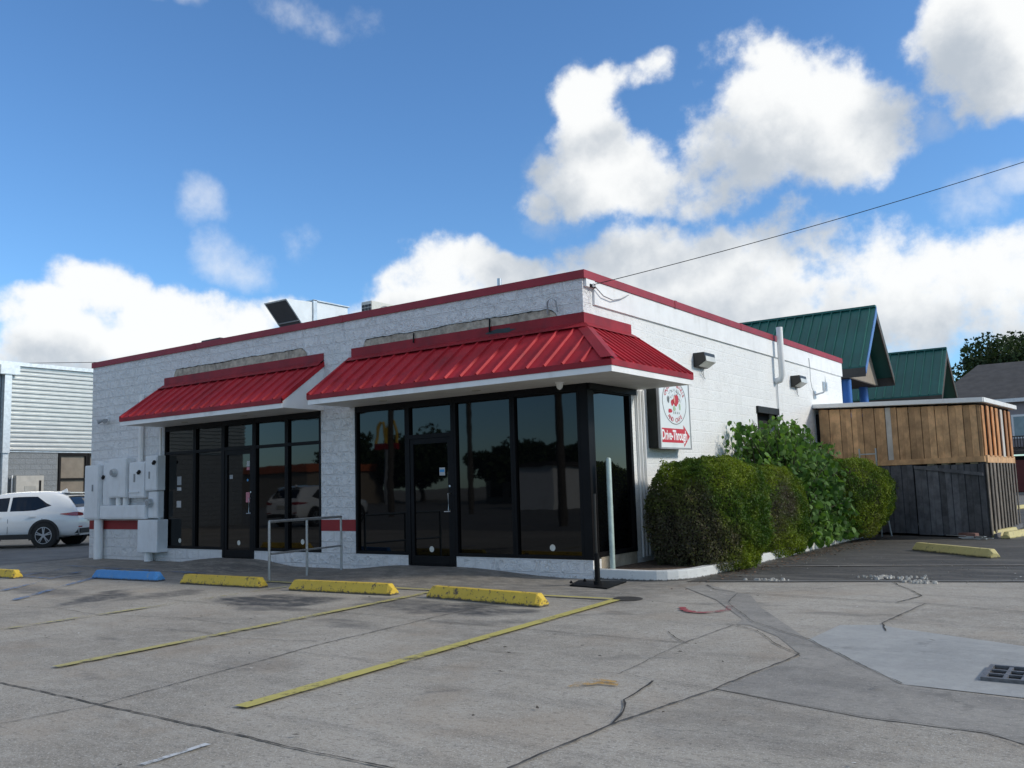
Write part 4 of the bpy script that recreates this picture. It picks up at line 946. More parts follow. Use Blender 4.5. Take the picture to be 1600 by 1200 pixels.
gpz = conduit([(.225, .18, .08), (.225, .18, 1.74), (.225, .18, 1.76), (.225, .18, 1.772)], [.040, .040, .034, .012], 'pale green steel pipe post standing in the planting bed at the corner', M_poleg, 'pipe_post', 'post', n=16)
sp_ = empty('sign_base_post', (.47, -.69, 0), 'black steel post on a flat square base plate by the corner', 'post')
c4 = [(.14, -.89), (-.07, -.3), (.66, -.22), (.80, -1.02)]
MB().prism([(x, y, .004) for x, y in c4], (0, 0, .014)).build('base_plate', M_black, sp_)
MB().tube([(.47, -.69, .018), (.47, -.69, .06)], .055, 12).tube([(.47, -.69, .05), (.47, -.69, .44)], .038, 12).build('sleeve', M_black, sp_, smooth=True)
MB().tube([(.47, -.69, .44), (.475, -.69, 1.25)], .016, 10).build('upper_tube', M_bronze, sp_, smooth=True)
for i, (x, y) in enumerate(((.06, -.72), (.1, -.42))): MB().tube([(x, y, .018), (x, y, .04)], .022, 6).tube([(x, y, .03), (x, y, .055)], .012, 8).build('bolt', M_black, sp_)

# planting bed, kerb
kin = [(.0, .0), (.70, -.02), (.86, -.005), (1.0, .04), (1.13, .12), (1.24, .24), (1.32, .38), (1.38, .55), (1.41, .8), (1.42, 1.2), (1.42, 2.83), (1.45, 4.64), (1.42, 7.5), (1.5, 10.1)]
def kerb():
    m = MB(); w_ = .15; h_ = .145
    P = [Vector(p) for p in kin]; Q = []
    for i, p in enumerate(P):
        d = (P[min(i+1, len(P)-1)]-P[max(i-1, 0)]).normalized(); nrm = Vector((-d.y, d.x)); Q.append(p+nrm*w_)
    n_ = len(P); vs = []
    for i in range(n_):
        vs += [(P[i].x, P[i].y, 0), (P[i].x-.01*0, P[i].y, h_), (Q[i].x, Q[i].y, h_), (Q[i].x, Q[i].y, 0)]
    fs = [(i*4+j, i*4+4+j, i*4+4+(j+1), i*4+j+1) for i in range(n_-1) for j in range(3)] + [(0, 1, 2, 3), tuple((n_-1)*4+k_ for k_ in (3, 2, 1, 0))]
    m.add(vs, fs); o = m.build('kerb', worn_paint('white_kerb_paint', (.66, .67, .66), (.3, .29, .27), .62), bevel=.012); tag(o, kind='structure')
kerb()
M_soil = mat('mulch_soil', (.10, .07, .05), .95, var=.5, vscale=18, bmp=1, bscale=60)
o = MB().add([(x, y, .118) for x, y in [(.01, .12), (.78, .10), (1.0, .17), (1.15, .34), (1.26, .65), (1.27, 2.8), (1.3, 4.6), (1.28, 7.5), (1.34, 10.0), (.01, 10.0)]], [tuple(range(10))]).build('planting_bed', M_soil); tag(o, kind='structure')

# ------------------------------------------------------------------ planting
def leaf_mat(name, a, b_, dead, trans=.25, cl=1.6):
    m, nt, N, L, bs = newmat(name); tc = N.new('ShaderNodeTexCoord'); v = tc.outputs['Object']
    gi = N.new('ShaderNodeNewGeometry'); n = nz(N, L, v, cl, 4, .6)
    c = mixc(N, L, rng(N, L, n.outputs[0], .35, .65), a, b_)
    c = mixc(N, L, 1, c, mixc(N, L, gi.outputs['Random Per Island'], (.6, .6, .6), (1.45, 1.4, 1.3)), 'MULTIPLY')
    at = N.new('ShaderNodeAttribute'); at.attribute_name = 'dead'
    c = mixc(N, L, at.outputs['Fac'], c, dead)
    L.new(c, bs.inputs['Base Color']); bs.inputs['Roughness'].default_value = .6; bs.inputs['Specular IOR Level'].default_value = .18
    tr = N.new('ShaderNodeBsdfTranslucent'); L.new(mixc(N, L, 1, c, (1.6, 1.7, .7), 'MULTIPLY'), tr.inputs[0])
    mx = N.new('ShaderNodeMixShader'); mx.inputs[0].default_value = trans
    L.new(bs.outputs[0], mx.inputs[1]); L.new(tr.outputs[0], mx.inputs[2]); L.new(mx.outputs[0], N['Material Output'].inputs[0]); return m
M_hedge = leaf_mat('hedge_leaves', (.042, .095, .014), (.17, .225, .022), (.095, .08, .062))
M_broad = leaf_mat('broad_leaves', (.045, .11, .025), (.11, .20, .05), (.12, .08, .03), .3)
M_oak = leaf_mat('oak_leaves', (.025, .042, .018), (.045, .07, .025), (.05, .04, .03), .15, .4)
M_twig = mat('twigs', (.06, .045, .035), .9, var=.3, vscale=12)
M_bark = mat('bark', (.09, .075, .06), .95, var=.3, vscale=8, bmp=.8, bscale=20)
def leaves_mesh(name, P, size, mt, par, seed, dead=None, nrm=None, align=0., aspect=.55, heart=False):
    R = np.random.RandomState(seed); n_ = len(P)
    d = R.randn(n_, 3); d /= np.linalg.norm(d, axis=1, keepdims=True)
    if nrm is not None: d = d*(1-align)+nrm*align; d /= np.linalg.norm(d, axis=1, keepdims=True)
    t = R.randn(n_, 3)
    if heart: t = t*.45+np.array([0, 0, -1.0])
    a = t-d*(t*d).sum(1, keepdims=True); a /= np.linalg.norm(a, axis=1, keepdims=True)+1e-9
    b2 = np.cross(d, a); s = size*(.6+.8*R.rand(n_, 1))
    if heart: shp = [(-.5, 0, 0), (-.32, .38, -.06), (.1, .36, -.05), (.6, 0, .02), (.1, -.36, -.05), (-.32, -.38, -.06)]; tri = [(0, 1, 2, 3), (0, 3, 4, 5)]
    else: shp = [(-.5, 0, 0), (0, aspect*.5, 0), (.5, 0, 0), (0, -aspect*.5, 0)]; tri = [(0, 1, 2, 3)]
    V = np.stack([P+s*(a*x+b2*y+d*z) for x, y, z in shp], 1); k_ = len(shp)
    F = np.concatenate([np.array(q_)[None]+np.arange(n_)[:, None]*k_ for q_ in tri], 0)
    me = bpy.data.meshes.new(name); V = V.reshape(-1, 3)
    me.vertices.add(len(V)); me.vertices.foreach_set('co', V.ravel()); me.loops.add(F.size); me.loops.foreach_set('vertex_index', F.ravel()); me.polygons.add(len(F))
    me.polygons.foreach_set('loop_start', np.arange(0, F.size, 4)); me.polygons.foreach_set('loop_total', np.full(len(F), 4)); me.update(calc_edges=True)
    at = me.attributes.new('dead', 'FLOAT', 'POINT')
    dv = np.zeros(n_) if dead is None else dead; at.data.foreach_set('value', np.repeat(dv, k_).astype(np.float32))
    return link_mesh(name, me, mt, par)
def wob(P, seed, f=1.5):
    R = np.random.RandomState(seed); r = 0
    for k_ in range(5):
        w_ = R.randn(3)*f*(1.6**k_)*.8; r = r+np.sin(P@w_+R.rand()*6.28)/(1.5**k_)
    return r/2.2
def hedge(c_, rad_, seed, n_, label, deadf=None, z0=.02, ex=2.5, size=.036):
    c_ = np.array(c_, float); rad_ = np.array(rad_, float); R = np.random.RandomState(seed)
    d = R.randn(n_, 3); d /= np.linalg.norm(d, axis=1, keepdims=True)
    r = 1/(np.abs(d)**ex).sum(1)**(1/ex)      # superellipsoid radius
    w_ = wob(d*1.0, seed, 2.2)*.07 + wob(d*2.5, seed+1, 3.5)*.075 + wob(d*8, seed+2, 3)*.035
    depth = R.exponential(.06, n_)
    P = c_+d*rad_*(r*(1+w_)-depth)[:, None]
    up_ = (wob(P, seed+9, 9) > .75) & (R.rand(n_) < .35); P[up_] += d[up_]*.11*R.rand(up_.sum(), 1)
    keep = P[:, 2] > z0+.04*R.rand(n_); P = P[keep]; dd = d[keep]
    dead = np.zeros(len(P))
    if deadf is not None: dead = np.clip(deadf((P-c_)/rad_, P)+(R.rand(len(P))-.5)*.5, 0, 1)
        # thin the dead zone
    th = R.rand(len(P)) > dead*.45; P, dd, dead = P[th], dd[th], dead[th]
    t = empty('clipped_shrub', (c_[0], c_[1], z0), label, 'shrub', 'clipped rounded shrubs along the side wall')
    leaves_mesh('foliage', P, size, M_hedge, t, seed, dead, dd, .35, .5)
    # twigs under the leaves
    m = MB(); R2 = random.Random(seed)
    for i in range(150):
        a = R2.uniform(0, 6.28); e_ = R2.uniform(.15, 1.45)
        v_ = Vector((math.cos(a)*math.cos(e_), math.sin(a)*math.cos(e_), math.sin(e_)))
        base = Vector((c_[0]+R2.uniform(-.15, .15), c_[1]+R2.uniform(-.15, .15), z0))
        low = R2.uniform(-.6, .9)
        tip = Vector(c_)+Vector((v_.x*rad_[0]*.95, v_.y*rad_[1]*.95, low*rad_[2]*.9 if i % 2 else v_.z*rad_[2]*.93))
        mid = base.lerp(tip, .5)+Vector((R2.uniform(-.1, .1), R2.uniform(-.1, .1), .05)); m.tube([base, mid, tip], [.012, .008, .003], 4)
    m.build('twigs', M_twig, t)
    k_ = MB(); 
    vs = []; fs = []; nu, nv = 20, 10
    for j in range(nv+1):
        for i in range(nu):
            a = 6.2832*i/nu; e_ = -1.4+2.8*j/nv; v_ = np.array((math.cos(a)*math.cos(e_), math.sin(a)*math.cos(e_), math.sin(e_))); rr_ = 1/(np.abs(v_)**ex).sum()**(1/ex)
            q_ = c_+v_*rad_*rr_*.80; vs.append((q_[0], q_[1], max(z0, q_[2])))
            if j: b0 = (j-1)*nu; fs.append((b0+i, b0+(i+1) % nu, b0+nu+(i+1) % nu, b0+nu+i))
    k_.add(vs, fs); k_.build('shade_core', mat('shade_core', (.030, .026, .018), 1, var=.6, vscale=25, bmp=1, bscale=30), t)  # solid dark core added under the leaves to block light
    return t
nzd = VN(21)
def dead1(q, P):
    n_ = nzd.fbm(P[:, 1]*1.6+P[:, 0]*1.2, P[:, 2]*1.9+3)*1.0
    f = np.clip((-q[:, 1]*.9-q[:, 2]*.75-q[:, 0]*.25-.05)*1.1+(n_-.55)*2.6, 0, .85)
    return f
def dead2(q, P):
    n_ = nzd.fbm(P[:, 1]*2+9, P[:, 2]*2)
    return np.clip(1.25-np.sqrt(((q[:, 1]+.35)/.7)**2+((q[:, 2]-.1)/.75)**2)*1.1+(n_-.5)*2.4-.15, 0, 1)
hedge((.98, 1.98, .80), (.86, 1.10, .94), 11, 120000, 'largest clipped green shrub, first from the building corner, browned low down', dead1)
hedge((.98, 4.35, .72), (.72, 1.22, .86), 12, 90000, 'second clipped shrub with a big dry brown patch', dead2)
hedge((1.24, 8.6, .92), (1.02, 1.28, .84), 13, 90000, 'clipped green shrub farthest back in front of the grey gate', lambda q, P: np.clip((-q[:, 2]-.35)*1.5+(nzd.fbm(P[:, 1]*2, P[:, 2]*2)-.5)*2, 0, 1))

# broad-leaved shrub
def broad():
    t = empty('leafy_shrub', (.9, 6.1, .12), 'tall loose shrub with large heart-shaped green leaves sprawling over the kerb', 'shrub')
    R = random.Random(4); m = MB(); LP = []
    for i in range(250):
        base = Vector((R.uniform(.5, 1.1), R.uniform(5.0, 7.2), .12))
        a = R.uniform(0, 6.28); reach = R.uniform(.15, 1.0)
        tip = Vector((.82+math.cos(a)*reach*.95, 6.1+math.sin(a)*reach*2.15, 0))
        topz = 2.62-.35*((tip.y-5.9)/2.2)**2-.55*max(0, tip.x-.8)-.15*reach
        k_ = i % 4
        tip.z = topz*R.uniform(.80, 1.06) if k_ else R.uniform(.4, 1.7)
        if k_ == 1: tip.x = min(2.0, tip.x+.4); tip.z = R.uniform(.3, 1.9)
        tip.x = max(.15, tip.x)
        mid = base.lerp(tip, .55)+Vector((0, 0, .35*reach))
        pts = [base]+[((1-s)**2*base+2*s*(1-s)*mid+s*s*tip) for s in [j/8 for j in range(1, 9)]]
        m.tube(pts, [.012*(1-j/10)+.002 for j in range(9)], 4)
        for j in range(9, 34):
            s = (j/34)**.7; q_ = (1-s)**2*base+2*s*(1-s)*mid+s*s*tip
            LP.append((q_.x+R.gauss(0, .07), q_.y+R.gauss(0, .08), q_.z+R.gauss(0, .06)))
    for i in range(1300):   # low skirt of leaves by the kerb
        LP.append((1.35+R.uniform(-.3, .5), R.uniform(4.9, 8.0), .15+abs(R.gauss(0, .5))))
    P = np.array(LP); P = P[(P[:, 2] > .03) & (P[:, 0] > .05)]
    leaves_mesh('foliage', P, .112, M_broad, t, 5, None, np.tile(np.array([[.65, -.55, .5]]), (len(P), 1)), .45, heart=True)
    m.build('stems', M_twig, t)
broad()
# wispy dry stems between the shrubs
ds = MB(); R = random.Random(77)
for i in range(260):
    b0 = Vector((R.uniform(.9, 1.45), R.uniform(4.9, 5.7), .1)); tp = b0+Vector((R.uniform(-.1, .35), R.uniform(-.4, .3), R.uniform(.3, 1.1))); ds.tube([b0, b0.lerp(tp, .5)+Vector((R.uniform(-.05, .05), 0, .03)), tp], [.005, .004, .002], 3)
o = ds.build('dry_stems', mat('dry_stems', (.17, .13, .11), .9)); tag(o, 'dense tuft of dry brown stems between the second shrub and the leafy one', 'dry plant')

def litter(name, spots, n_, size, mt, seed, label, cat, z=.012, flat=True):
    R = random.Random(seed); m = MB()
    for i in range(n_):
        cx, cy, sx_, sy_ = spots[R.randrange(len(spots))]; x, y = R.gauss(cx, sx_), R.gauss(cy, sy_); s = size*R.uniform(.4, 1.3); a = R.uniform(0, 6.28)
        zz = gz(x, y)+z
        if flat:
            m.add([(x+s*math.cos(a+k_)*(1 if j % 2 else .45), y+s*math.sin(a+k_)*(1 if j % 2 else .45), zz+R.uniform(0, size*.4)) for j, k_ in enumerate((0, 1.2, 3.1, 4.5))], [(0, 1, 2, 3)])
        else:
            hgt = s*R.uniform(.4, .8); pts = [(x+s*math.cos(a+k_*6.28/5)*R.uniform(.6, 1), y+s*math.sin(a+k_*6.28/5)*R.uniform(.6, 1)) for k_ in range(5)]
            m.add([(px, py, zz-.01) for px, py in pts]+[(x+(px-x)*.6, y+(py-y)*.6, zz+hgt) for px, py in pts], [(0, 1, 2, 3, 4), (5, 6, 7, 8, 9)]+[(k_, (k_+1) % 5, 5+(k_+1) % 5, 5+k_) for k_ in range(5)])
    o = m.build(name, mt); tag(o, label, cat, kind='stuff'); return o
litter('fallen_leaves', [(1.7, 1.6, .15, .8), (1.75, 4, .15, 1), (1.9, 7, .2, 1.2), (1.3, 8.5, .4, 1.0), (.6, .5, .4, .15), (1.75, 5.5, .15, .8)], 900, .03, mat('fallen_leaves', (.13, .075, .045), .9, island=.6), 3, 'dry brown leaves and litter along the kerb', 'leaf litter')
litter('ground_debris', [(0, -6, 4, 1.6), (3, -5, 2, 2), (-4, -5, 3, 1.5), (4.5, 1.5, 1.5, 1)], 120, .022, mat('debris', (.05, .04, .03), .9), 4, 'scattered dark leaf bits and gum spots on the lot', 'litter', z=.014)
litter('white_bits', [(2, -5, 3, 2), (3, .8, 1.6, 1), (4.5, 3, 1.5, 1.5)], 60, .013, mat('white_bits', (.6, .6, .58), .8), 6, 'tiny white crumbs scattered on the pavement', 'litter', z=.014)
M_rub = mat('concrete_rubble', (.40, .39, .36), .9, var=.2, bmp=.6, bscale=40)
q1 = G(1210, 908, z=0); q2 = G(1410, 904, z=0); q3 = G(1432, 911, z=0)
litter('concrete_rubble', [(q1.x, q1.y, .16, .06), (q2.x, q2.y, .2, .13), (q3.x, q3.y, .1, .06), (q2.x-.25, q2.y-.02, .12, .08)], 110, .032, M_rub, 8, 'broken pale concrete chunks along the edge of the slab', 'rubble', z=.012, flat=False)
litter('asphalt_crumbs', [(1.75, 3, .2, 2), (3, 3.4, 1.5, .6), (4.8, 1.9, 1, .4)], 130, .010, mat('crumbs', (.2, .19, .17), .9), 9, 'loose gravel crumbs on the dark driveway', 'gravel', z=.012, flat=False)

# ------------------------------------------------------------------ wooden shed
M_cedar = mat('new_cedar', (.52, .31, .155), .75, var=.25, vscale=4, bmp=.3, bscale=30, dirt=(.28, .14, .06), dirtamt=.7, dscale=7, island=.3)
M_oldwood = mat('weathered_boards', (.105, .107, .115), .85, var=.3, vscale=5, bmp=.4, bscale=30, dirt=(.035, .035, .04), dirtamt=.7, dscale=5, island=.4)
M_oldside = mat('weathered_pickets', (.14, .12, .10), .85, var=.3, vscale=5, bmp=.4, bscale=30, dirt=(.05, .045, .04), dirtamt=.6, dscale=5, island=.25)
M_boardw = mat('primed_board', (.50, .47, .43), .7, var=.15, dirt=(.3, .2, .12), dirtamt=.5)
M_dkback = mat('dark_backing', (.02, .017, .014), .9)
shd = empty('wooden_shed', (2.1, 12.3, 0), 'two-tier wooden enclosure of new cedar boards above weathered grey boards', 'shed')
FA, FB = Vector((.12, 11.2, 0)), Vector((3.96, 9.56, 0)); BB = Vector((3.98, 14.0, 0)); BA = Vector((.12, 15.2, 0))
def boards(A, B, z0, z1, w_, mt, name, gap=.004, thick=.02, lapd=.014, seed=0, skip=(), slope=0, nrm=None, par=shd, whites=()):
    R = random.Random(seed); d = (B-A); Ln = d.length; d = d.normalized(); nn = Vector((d.y, -d.x, 0)); m = MB(); x = 0; i = 0
    while x < Ln-.01:
        ww = min(w_*R.uniform(.88, 1.12), Ln-x); off = lapd if i % 2 else 0
        zt = z1+slope*(x+ww/2)/Ln+R.uniform(-.004, .004)
        c_ = A+d*(x+ww/2)+nn*(off+thick/2); c_.z = (z0+zt)/2
        lap = -.006
        if i in whites: pass
        m.obox(c_, d*(ww/2+lap), nn*(thick/2), (0, 0, (zt-z0)/2), 1 if i in whites else 0)
        x += ww; i += 1
    bk = MB(); c_ = (A+B)/2-nn*.012; c_.z = (z0+z1+min(0, slope))/2; bk.obox(c_, d*(Ln/2-.01), nn*.006, (0, 0, (z1-z0+min(0, slope))/2-.02)); bk.build('backing', M_dkback, par)
    return m.build(name, [mt, M_boardw], par)
zm0, zm1 = 1.60, 1.76
rise = -.28
boards(FA, FB, 1.72, 3.05, .155, M_cedar, 'cedar_front', seed=2, slope=rise*.9, whites=(12,))
boards(FB, BB, 1.72, 2.79, .34, mat('cedar_side', (.45, .21, .08), .75, var=.25, vscale=4, bmp=.3, dirt=(.2, .09, .04), dirtamt=.5, island=.3), 'cedar_side', seed=3, thick=.02, lapd=.05, slope=.06, whites=(7,))
d_ = (FB-FA).normalized(); nn = Vector((d_.y, -d_.x, 0)); d2 = (BB-FB).normalized(); n2 = Vector((d2.y, -d2.x, 0))
def beam(A, B, z0, z1, t, mt, name, off=.04, ext=0, par=shd):
    d = (B-A).normalized(); nn = Vector((d.y, -d.x, 0)); m = MB(); c_ = (A+B)/2+nn*(off+t/2); c_.z = (z0+z1)/2
    m.obox(c_, d*((B-A).length/2+ext), nn*t/2, (0, 0, (z1-z0)/2)); return m.build(name, mt, par)
beam(FA, FB, 1.60, 1.72, .04, M_cedar, 'ledger', off=.005, ext=.02); beam(FB, BB, 1.58, 1.74, .045, M_cedar, 'ledger', off=.01)
boards(FA+(FB-FA)*.02, FA+(FB-FA)*.60, .06, 1.59, .15, M_oldwood, 'gate', seed=5)
boards(FA+(FB-FA)*.605, FB-d_*.03, .04, 1.56, .15, M_oldwood, 'gate', seed=6)
A_ = FA+(FB-FA)*.61; B_ = FB-d_*.04; m = MB(); p0 = A_+nn*.05+Vector((0, 0, 1.54)); p1 = B_+nn*.05+Vector((0, 0, 1.34)); dv = (p1-p0); m.obox((p0+p1)/2, dv/2, nn*.012, Vector((0, 0, .035))); m.build('gate_brace', M_oldwood, shd)
lt = FA+(FB-FA)*.47+nn*.045; m = MB(); m.obox(lt+Vector((0, 0, 1.09)), d_*.06, nn*.015, (0, 0, .07)); m.build('latch_hole', M_dark, shd)
boards(FB, BB, .06, 1.58, .26, M_oldside, 'picket_side', seed=8, thick=.02, lapd=.04)
beam(FB+d2*.05, BB, .0, .1, .06, M_oldwood, 'ground_sill', off=.04)
boards(BB, BA, .05, 3.0, .16, M_oldwood, 'rear_boards', seed=9); boards(BA, FA, .05, 3.0, .16, M_oldwood, 'left_boards', seed=10)
for p in (FB+Vector((-.06, .08, 0)), FA+Vector((.06, .05, 0)), BB+Vector((-.06, -.06, 0))):
    m = MB(); m.box(p.x-.045, p.x+.045, p.y-.045, p.y+.045, 0, 2.8); m.build('corner_post', M_oldwood, shd)
# yellowish blocks seen in the slot above the right gate
m = MB()
for i in range(4): c_ = FA+(FB-FA)*(.70+.08*i)+nn*-.06; m.obox(c_+Vector((0, 0, 1.60)), d_*.08, nn*.05, (0, 0, .035))
m.build('spacer_blocks', mat('pale_blocks', (.45, .4, .28), .8), shd)
# roof with a white metal edge
R4 = [FA+nn*.16-d_*.18, FB+nn*.16+d_*.16, BB+Vector((.15, .2, 0)), BA+Vector((-.1, .1, 0))]
zs = [3.10, 2.84, 2.92, 3.15]
m = MB(); m.add([(p.x, p.y, z_) for p, z_ in zip(R4, zs)]+[(p.x, p.y, z_+.09) for p, z_ in zip(R4, zs)], [(3, 2, 1, 0), (4, 5, 6, 7), (0, 1, 5, 4), (1, 2, 6, 5), (2, 3, 7, 6), (3, 0, 4, 7)])
m.build('roof', M_white, shd)
m = MB(); p0 = R4[0]+Vector((0, 0, 3.155)); p1 = R4[1]+Vector((0, 0, 2.895)); m.obox((p0+p1)/2+nn*.012, (p1-p0)/2+d_*.01, nn*.01, (0, 0, .047))
p0 = R4[1]+Vector((0, 0, 2.895)); p1 = R4[2]+Vector((0, 0, 2.975)); dd_ = (p1-p0).normalized(); m.obox((p0+p1)/2+Vector((.012, 0, 0)), (p1-p0)/2, Vector((.01, 0, 0)), (0, 0, .047)); m.build('drip_edge', M_white, shd)

# ladder
ld = empty('ladder', (1.5, 10.05, 0), 'aluminium step ladder standing behind the farthest clipped shrub', 'ladder')
for x in (1.34, 1.70):
    MB().obox((x, 9.95, 1.0), (.014, 0, 0), (0, .022, 0), (0, .0, 1.0)).build('rail', M_galv, ld)
m = MB()
for i in range(7): z_ = .25+i*.27; m.box(1.352, 1.688, 9.925, 9.975, z_-.012, z_+.012)
m.build('rungs', M_galv, ld)
MB().tube([(1.72, 9.97, 1.2), (1.80, 10.12, .55), (1.85, 10.2, 0)], .018, 6).tube([(1.40, 10.0, 1.2), (1.42, 10.2, 0)], .018, 6).tube([(1.71, 9.96, .35), (1.82, 10.12, .33)], .012, 6).build('rear_leg', M_galv, ld)
# junk by the shed corner
o = MB().obox((3.55, 9.42, .08), Vector((.17, -.07, 0)), Vector((.03, .07, 0)), (0, 0, .05)).build('cinder_brick', mat('old_brick', (.17, .09, .075), .9, var=.3), bevel=.01); tag(o, 'brown broken brick lying at the foot of the shed corner', 'brick')
jk = MB(); R = random.Random(3)
for i in range(9): a = R.uniform(-.6, .6); c_ = Vector((3.6+R.uniform(-.3, .25), 9.28+R.uniform(-.1, .08), .015+.008*i)); jk.obox(c_, (.2*math.cos(a), .2*math.sin(a)-.05, 0), (-.02*math.sin(a), .02*math.cos(a), 0), (0, 0, .006))
o = jk.build('metal_scraps', M_galv); tag(o, 'heap of bent grey metal strips by the shed corner', 'scrap metal')

# ------------------------------------------------------------------ buildings behind on the right
M_green = mat('green_metal_roof', (.014, .115, .098), .45, var=.15, vscale=.6, bmp=.05, bscale=4, dirt=(.03, .085, .08), dirtamt=.4)
M_brown = mat('brown_trim', (.075, .062, .052), .7); M_tan = mat('tan_stucco', (.27, .23, .185), .85, var=.08); M_blue = mat('blue_paint', (.03, .14, .46), .4, var=.08); M_dkbrown = mat('dark_soffit', (.055, .046, .04), .8)
def gable_roof(par, xl, xr, yr, hw, zr, ze, rake, spacing=.42, blue=False, wallx=None):
    m = MB(); th = .06
    for s in (-1, 1):
        m.prism([(xl, yr, zr), (xl, yr+s*hw, ze), (xl, yr+s*hw, ze-th), (xl, yr, zr-th)], (xr-xl, 0, 0))
        d = Vector((0, s*hw, ze-zr)); up = Vector((0, s*(zr-ze), hw)).normalized(); x = xl+.1
        while x < xr-.1:
            rib(m, (x, yr+s*.06, zr-.03), (x, yr+s*hw, ze), (1, 0, 0), up, .016, .06, .022); x += spacing
    m.obox(((xl+xr)/2, yr, zr+.01), ((xr-xl)/2, 0, 0), (0, .13, 0), (0, 0, .045))
    m.build('roof', M_green, par)
    m = MB(); rk = .34
    for s in (-1, 1): m.prism([(xr, yr, zr-th-.01), (xr, yr+s*hw, ze-th-.01), (xr, yr+s*hw, ze-th-rk), (xr, yr, zr-th-rk-.1)], (-.05, 0, 0))
    m.build('rake_board', M_dkbrown if not blue else M_brown, par)
    m = MB(); m.box(xl, xr, yr-hw-.02, yr-hw+.02, ze-th-.38, ze-th+.0).box(xl, xr, yr+hw-.02, yr+hw+.02, ze-th-.38, ze-th)
    m.build('fascia', M_brown, par)
    m = MB(); wx = wallx if wallx is not None else xr-.7
    m.prism([(wx, yr-hw+.2, ze-.4), (wx, yr+hw-.2, ze-.4), (wx, yr, zr-.35)], (-.12, 0, 0)); m.build('gable_wall', M_tan, par)
    m = MB(); m.box(xl, wx, yr-hw+.02, yr+hw-.02, ze-.45, ze-.40); m.build('soffit', M_dkbrown, par)
mt1 = empty('green_roof_canopy', (-7, 30, 0), 'tall green metal gable roof carried on blue columns behind the restaurant', 'building')
gable_roof(mt1, -13, -2.6, 30, 2.62, 8.88, 5.95, .3, blue=True)
m = MB(); m.prism([(-2.59, 30-.0, 8.86), (-2.59, 30-2.66, 5.9), (-2.59, 30-2.66, 5.62), (-2.59, 30, 8.5)], (.03, 0, 0)); m.build('blue_edge_board', mat('faded_blue_board', (.09, .20, .44), .5), mt1)
for y_ in (27.9, 32.1):
    for x_ in ((-3.55,) if y_ < 30 else (-3.9,))+(-11.5,): MB().tube([(x_, y_, 0), (x_, y_, 5.5)], .2, 16).build('column', M_blue, mt1, smooth=True)
mt2 = empty('green_roof_motel', (-6, 38, 0), 'lower green metal gable roof building standing behind the first', 'building')
gable_roof(mt2, -22, -1.15, 38, 2.35, 7.69, 5.2, .3)
MB().box(-22, -2.4, 36, 40, 0, 4.8).build('wall', M_tan, mt2)
m = MB()
for x_ in range(-21, -3, 3): m.box(x_, x_+1.3, 35.96, 35.99, 1, 2.4)
m.build('window', M_glass, mt2)
# two-storey house
hs = empty('apartment_house', (6, 56, 0), 'two-storey mauve apartment house with dark shingle roof and balcony', 'building')
M_shingle = mat('dark_shingles', (.062, .058, .056), .9, var=.2, vscale=2, bmp=.4, bscale=25, island=.0)
M_mauve = mat('mauve_siding', (.30, .265, .265), .7, var=.05)
HY = 50
MB().box(-4, 22, HY, HY+12, 2.8, 5.55).build('wall', M_mauve, hs)
m = MB(); xr0, xr1 = -4.4, 22.4
m.add([(xr0, HY-.4, 5.72), (xr1, HY-.4, 5.72), (xr1, HY+12.4, 5.72), (xr0, HY+12.4, 5.72), (-2.2, HY+6, 8.6), (16, HY+6, 8.6-2.4)], [(0, 1, 5, 4), (1, 2, 5), (2, 3, 4, 5), (3, 0, 4), (3, 2, 1, 0)])
m.v[-1] = (16, HY+6, 8.6)
m.build('roof', M_shingle, hs)
MB().box(xr0, xr1, HY-.42, HY-.36, 5.5, 5.72).build('fascia', M_white, hs)
for i in range(6):
    x0 = -.9+i*3.4
    f_ = MB().box(x0, x0+.85, HY-.06, HY-.01, 3.3, 4.75).build('window', M_white, hs); MB().box(x0+.12, x0+.73, HY-.075, HY-.062, 3.42, 4.62).build('pane', mat('pale_pane', (.25, .33, .36), .15), f_)
    f_ = MB().box(x0+1.05, x0+1.9, HY-.06, HY-.01, 3.3, 4.75).build('window', M_white, hs); MB().box(x0+1.17, x0+1.78, HY-.075, HY-.062, 3.42, 4.62).build('pane', mat('pale_pane', (.25, .33, .36), .15), f_)
bl = MB(); bl.box(-4, 22, HY-1.5, HY-.08, 2.35, 2.55).build('balcony_floor', M_dkbrown, hs)
m = MB(); m.box(-4, 22, HY-1.5, HY-1.44, 3.35, 3.42).box(-4, 22, HY-1.5, HY-1.44, 2.6, 2.66)
for i in range(180): x = -4+i*.145; m.box(x, x+.05, HY-1.49, HY-1.45, 2.66, 3.35)
m.build('balcony_railing', M_dkbrown, hs)
MB().box(-4, 22, HY+3, HY+3.2, 0, 2.3).build('ground_floor_wall', M_dkbrown, hs)
M_maroon = mat('maroon_panels', (.115, .022, .02), .7, var=.1)
m = MB(); x = -4
while x < 22: m.box(x, x+1.25, HY-1.35, HY-1.28, .15, 2.0); x += 1.3
m.build('carport_gate', M_maroon, hs)
kb = MB().box(-10, 25, HY-3.0, HY-2.85, 0, .14).build('far_kerb', M_gutter); tag(kb, kind='structure')

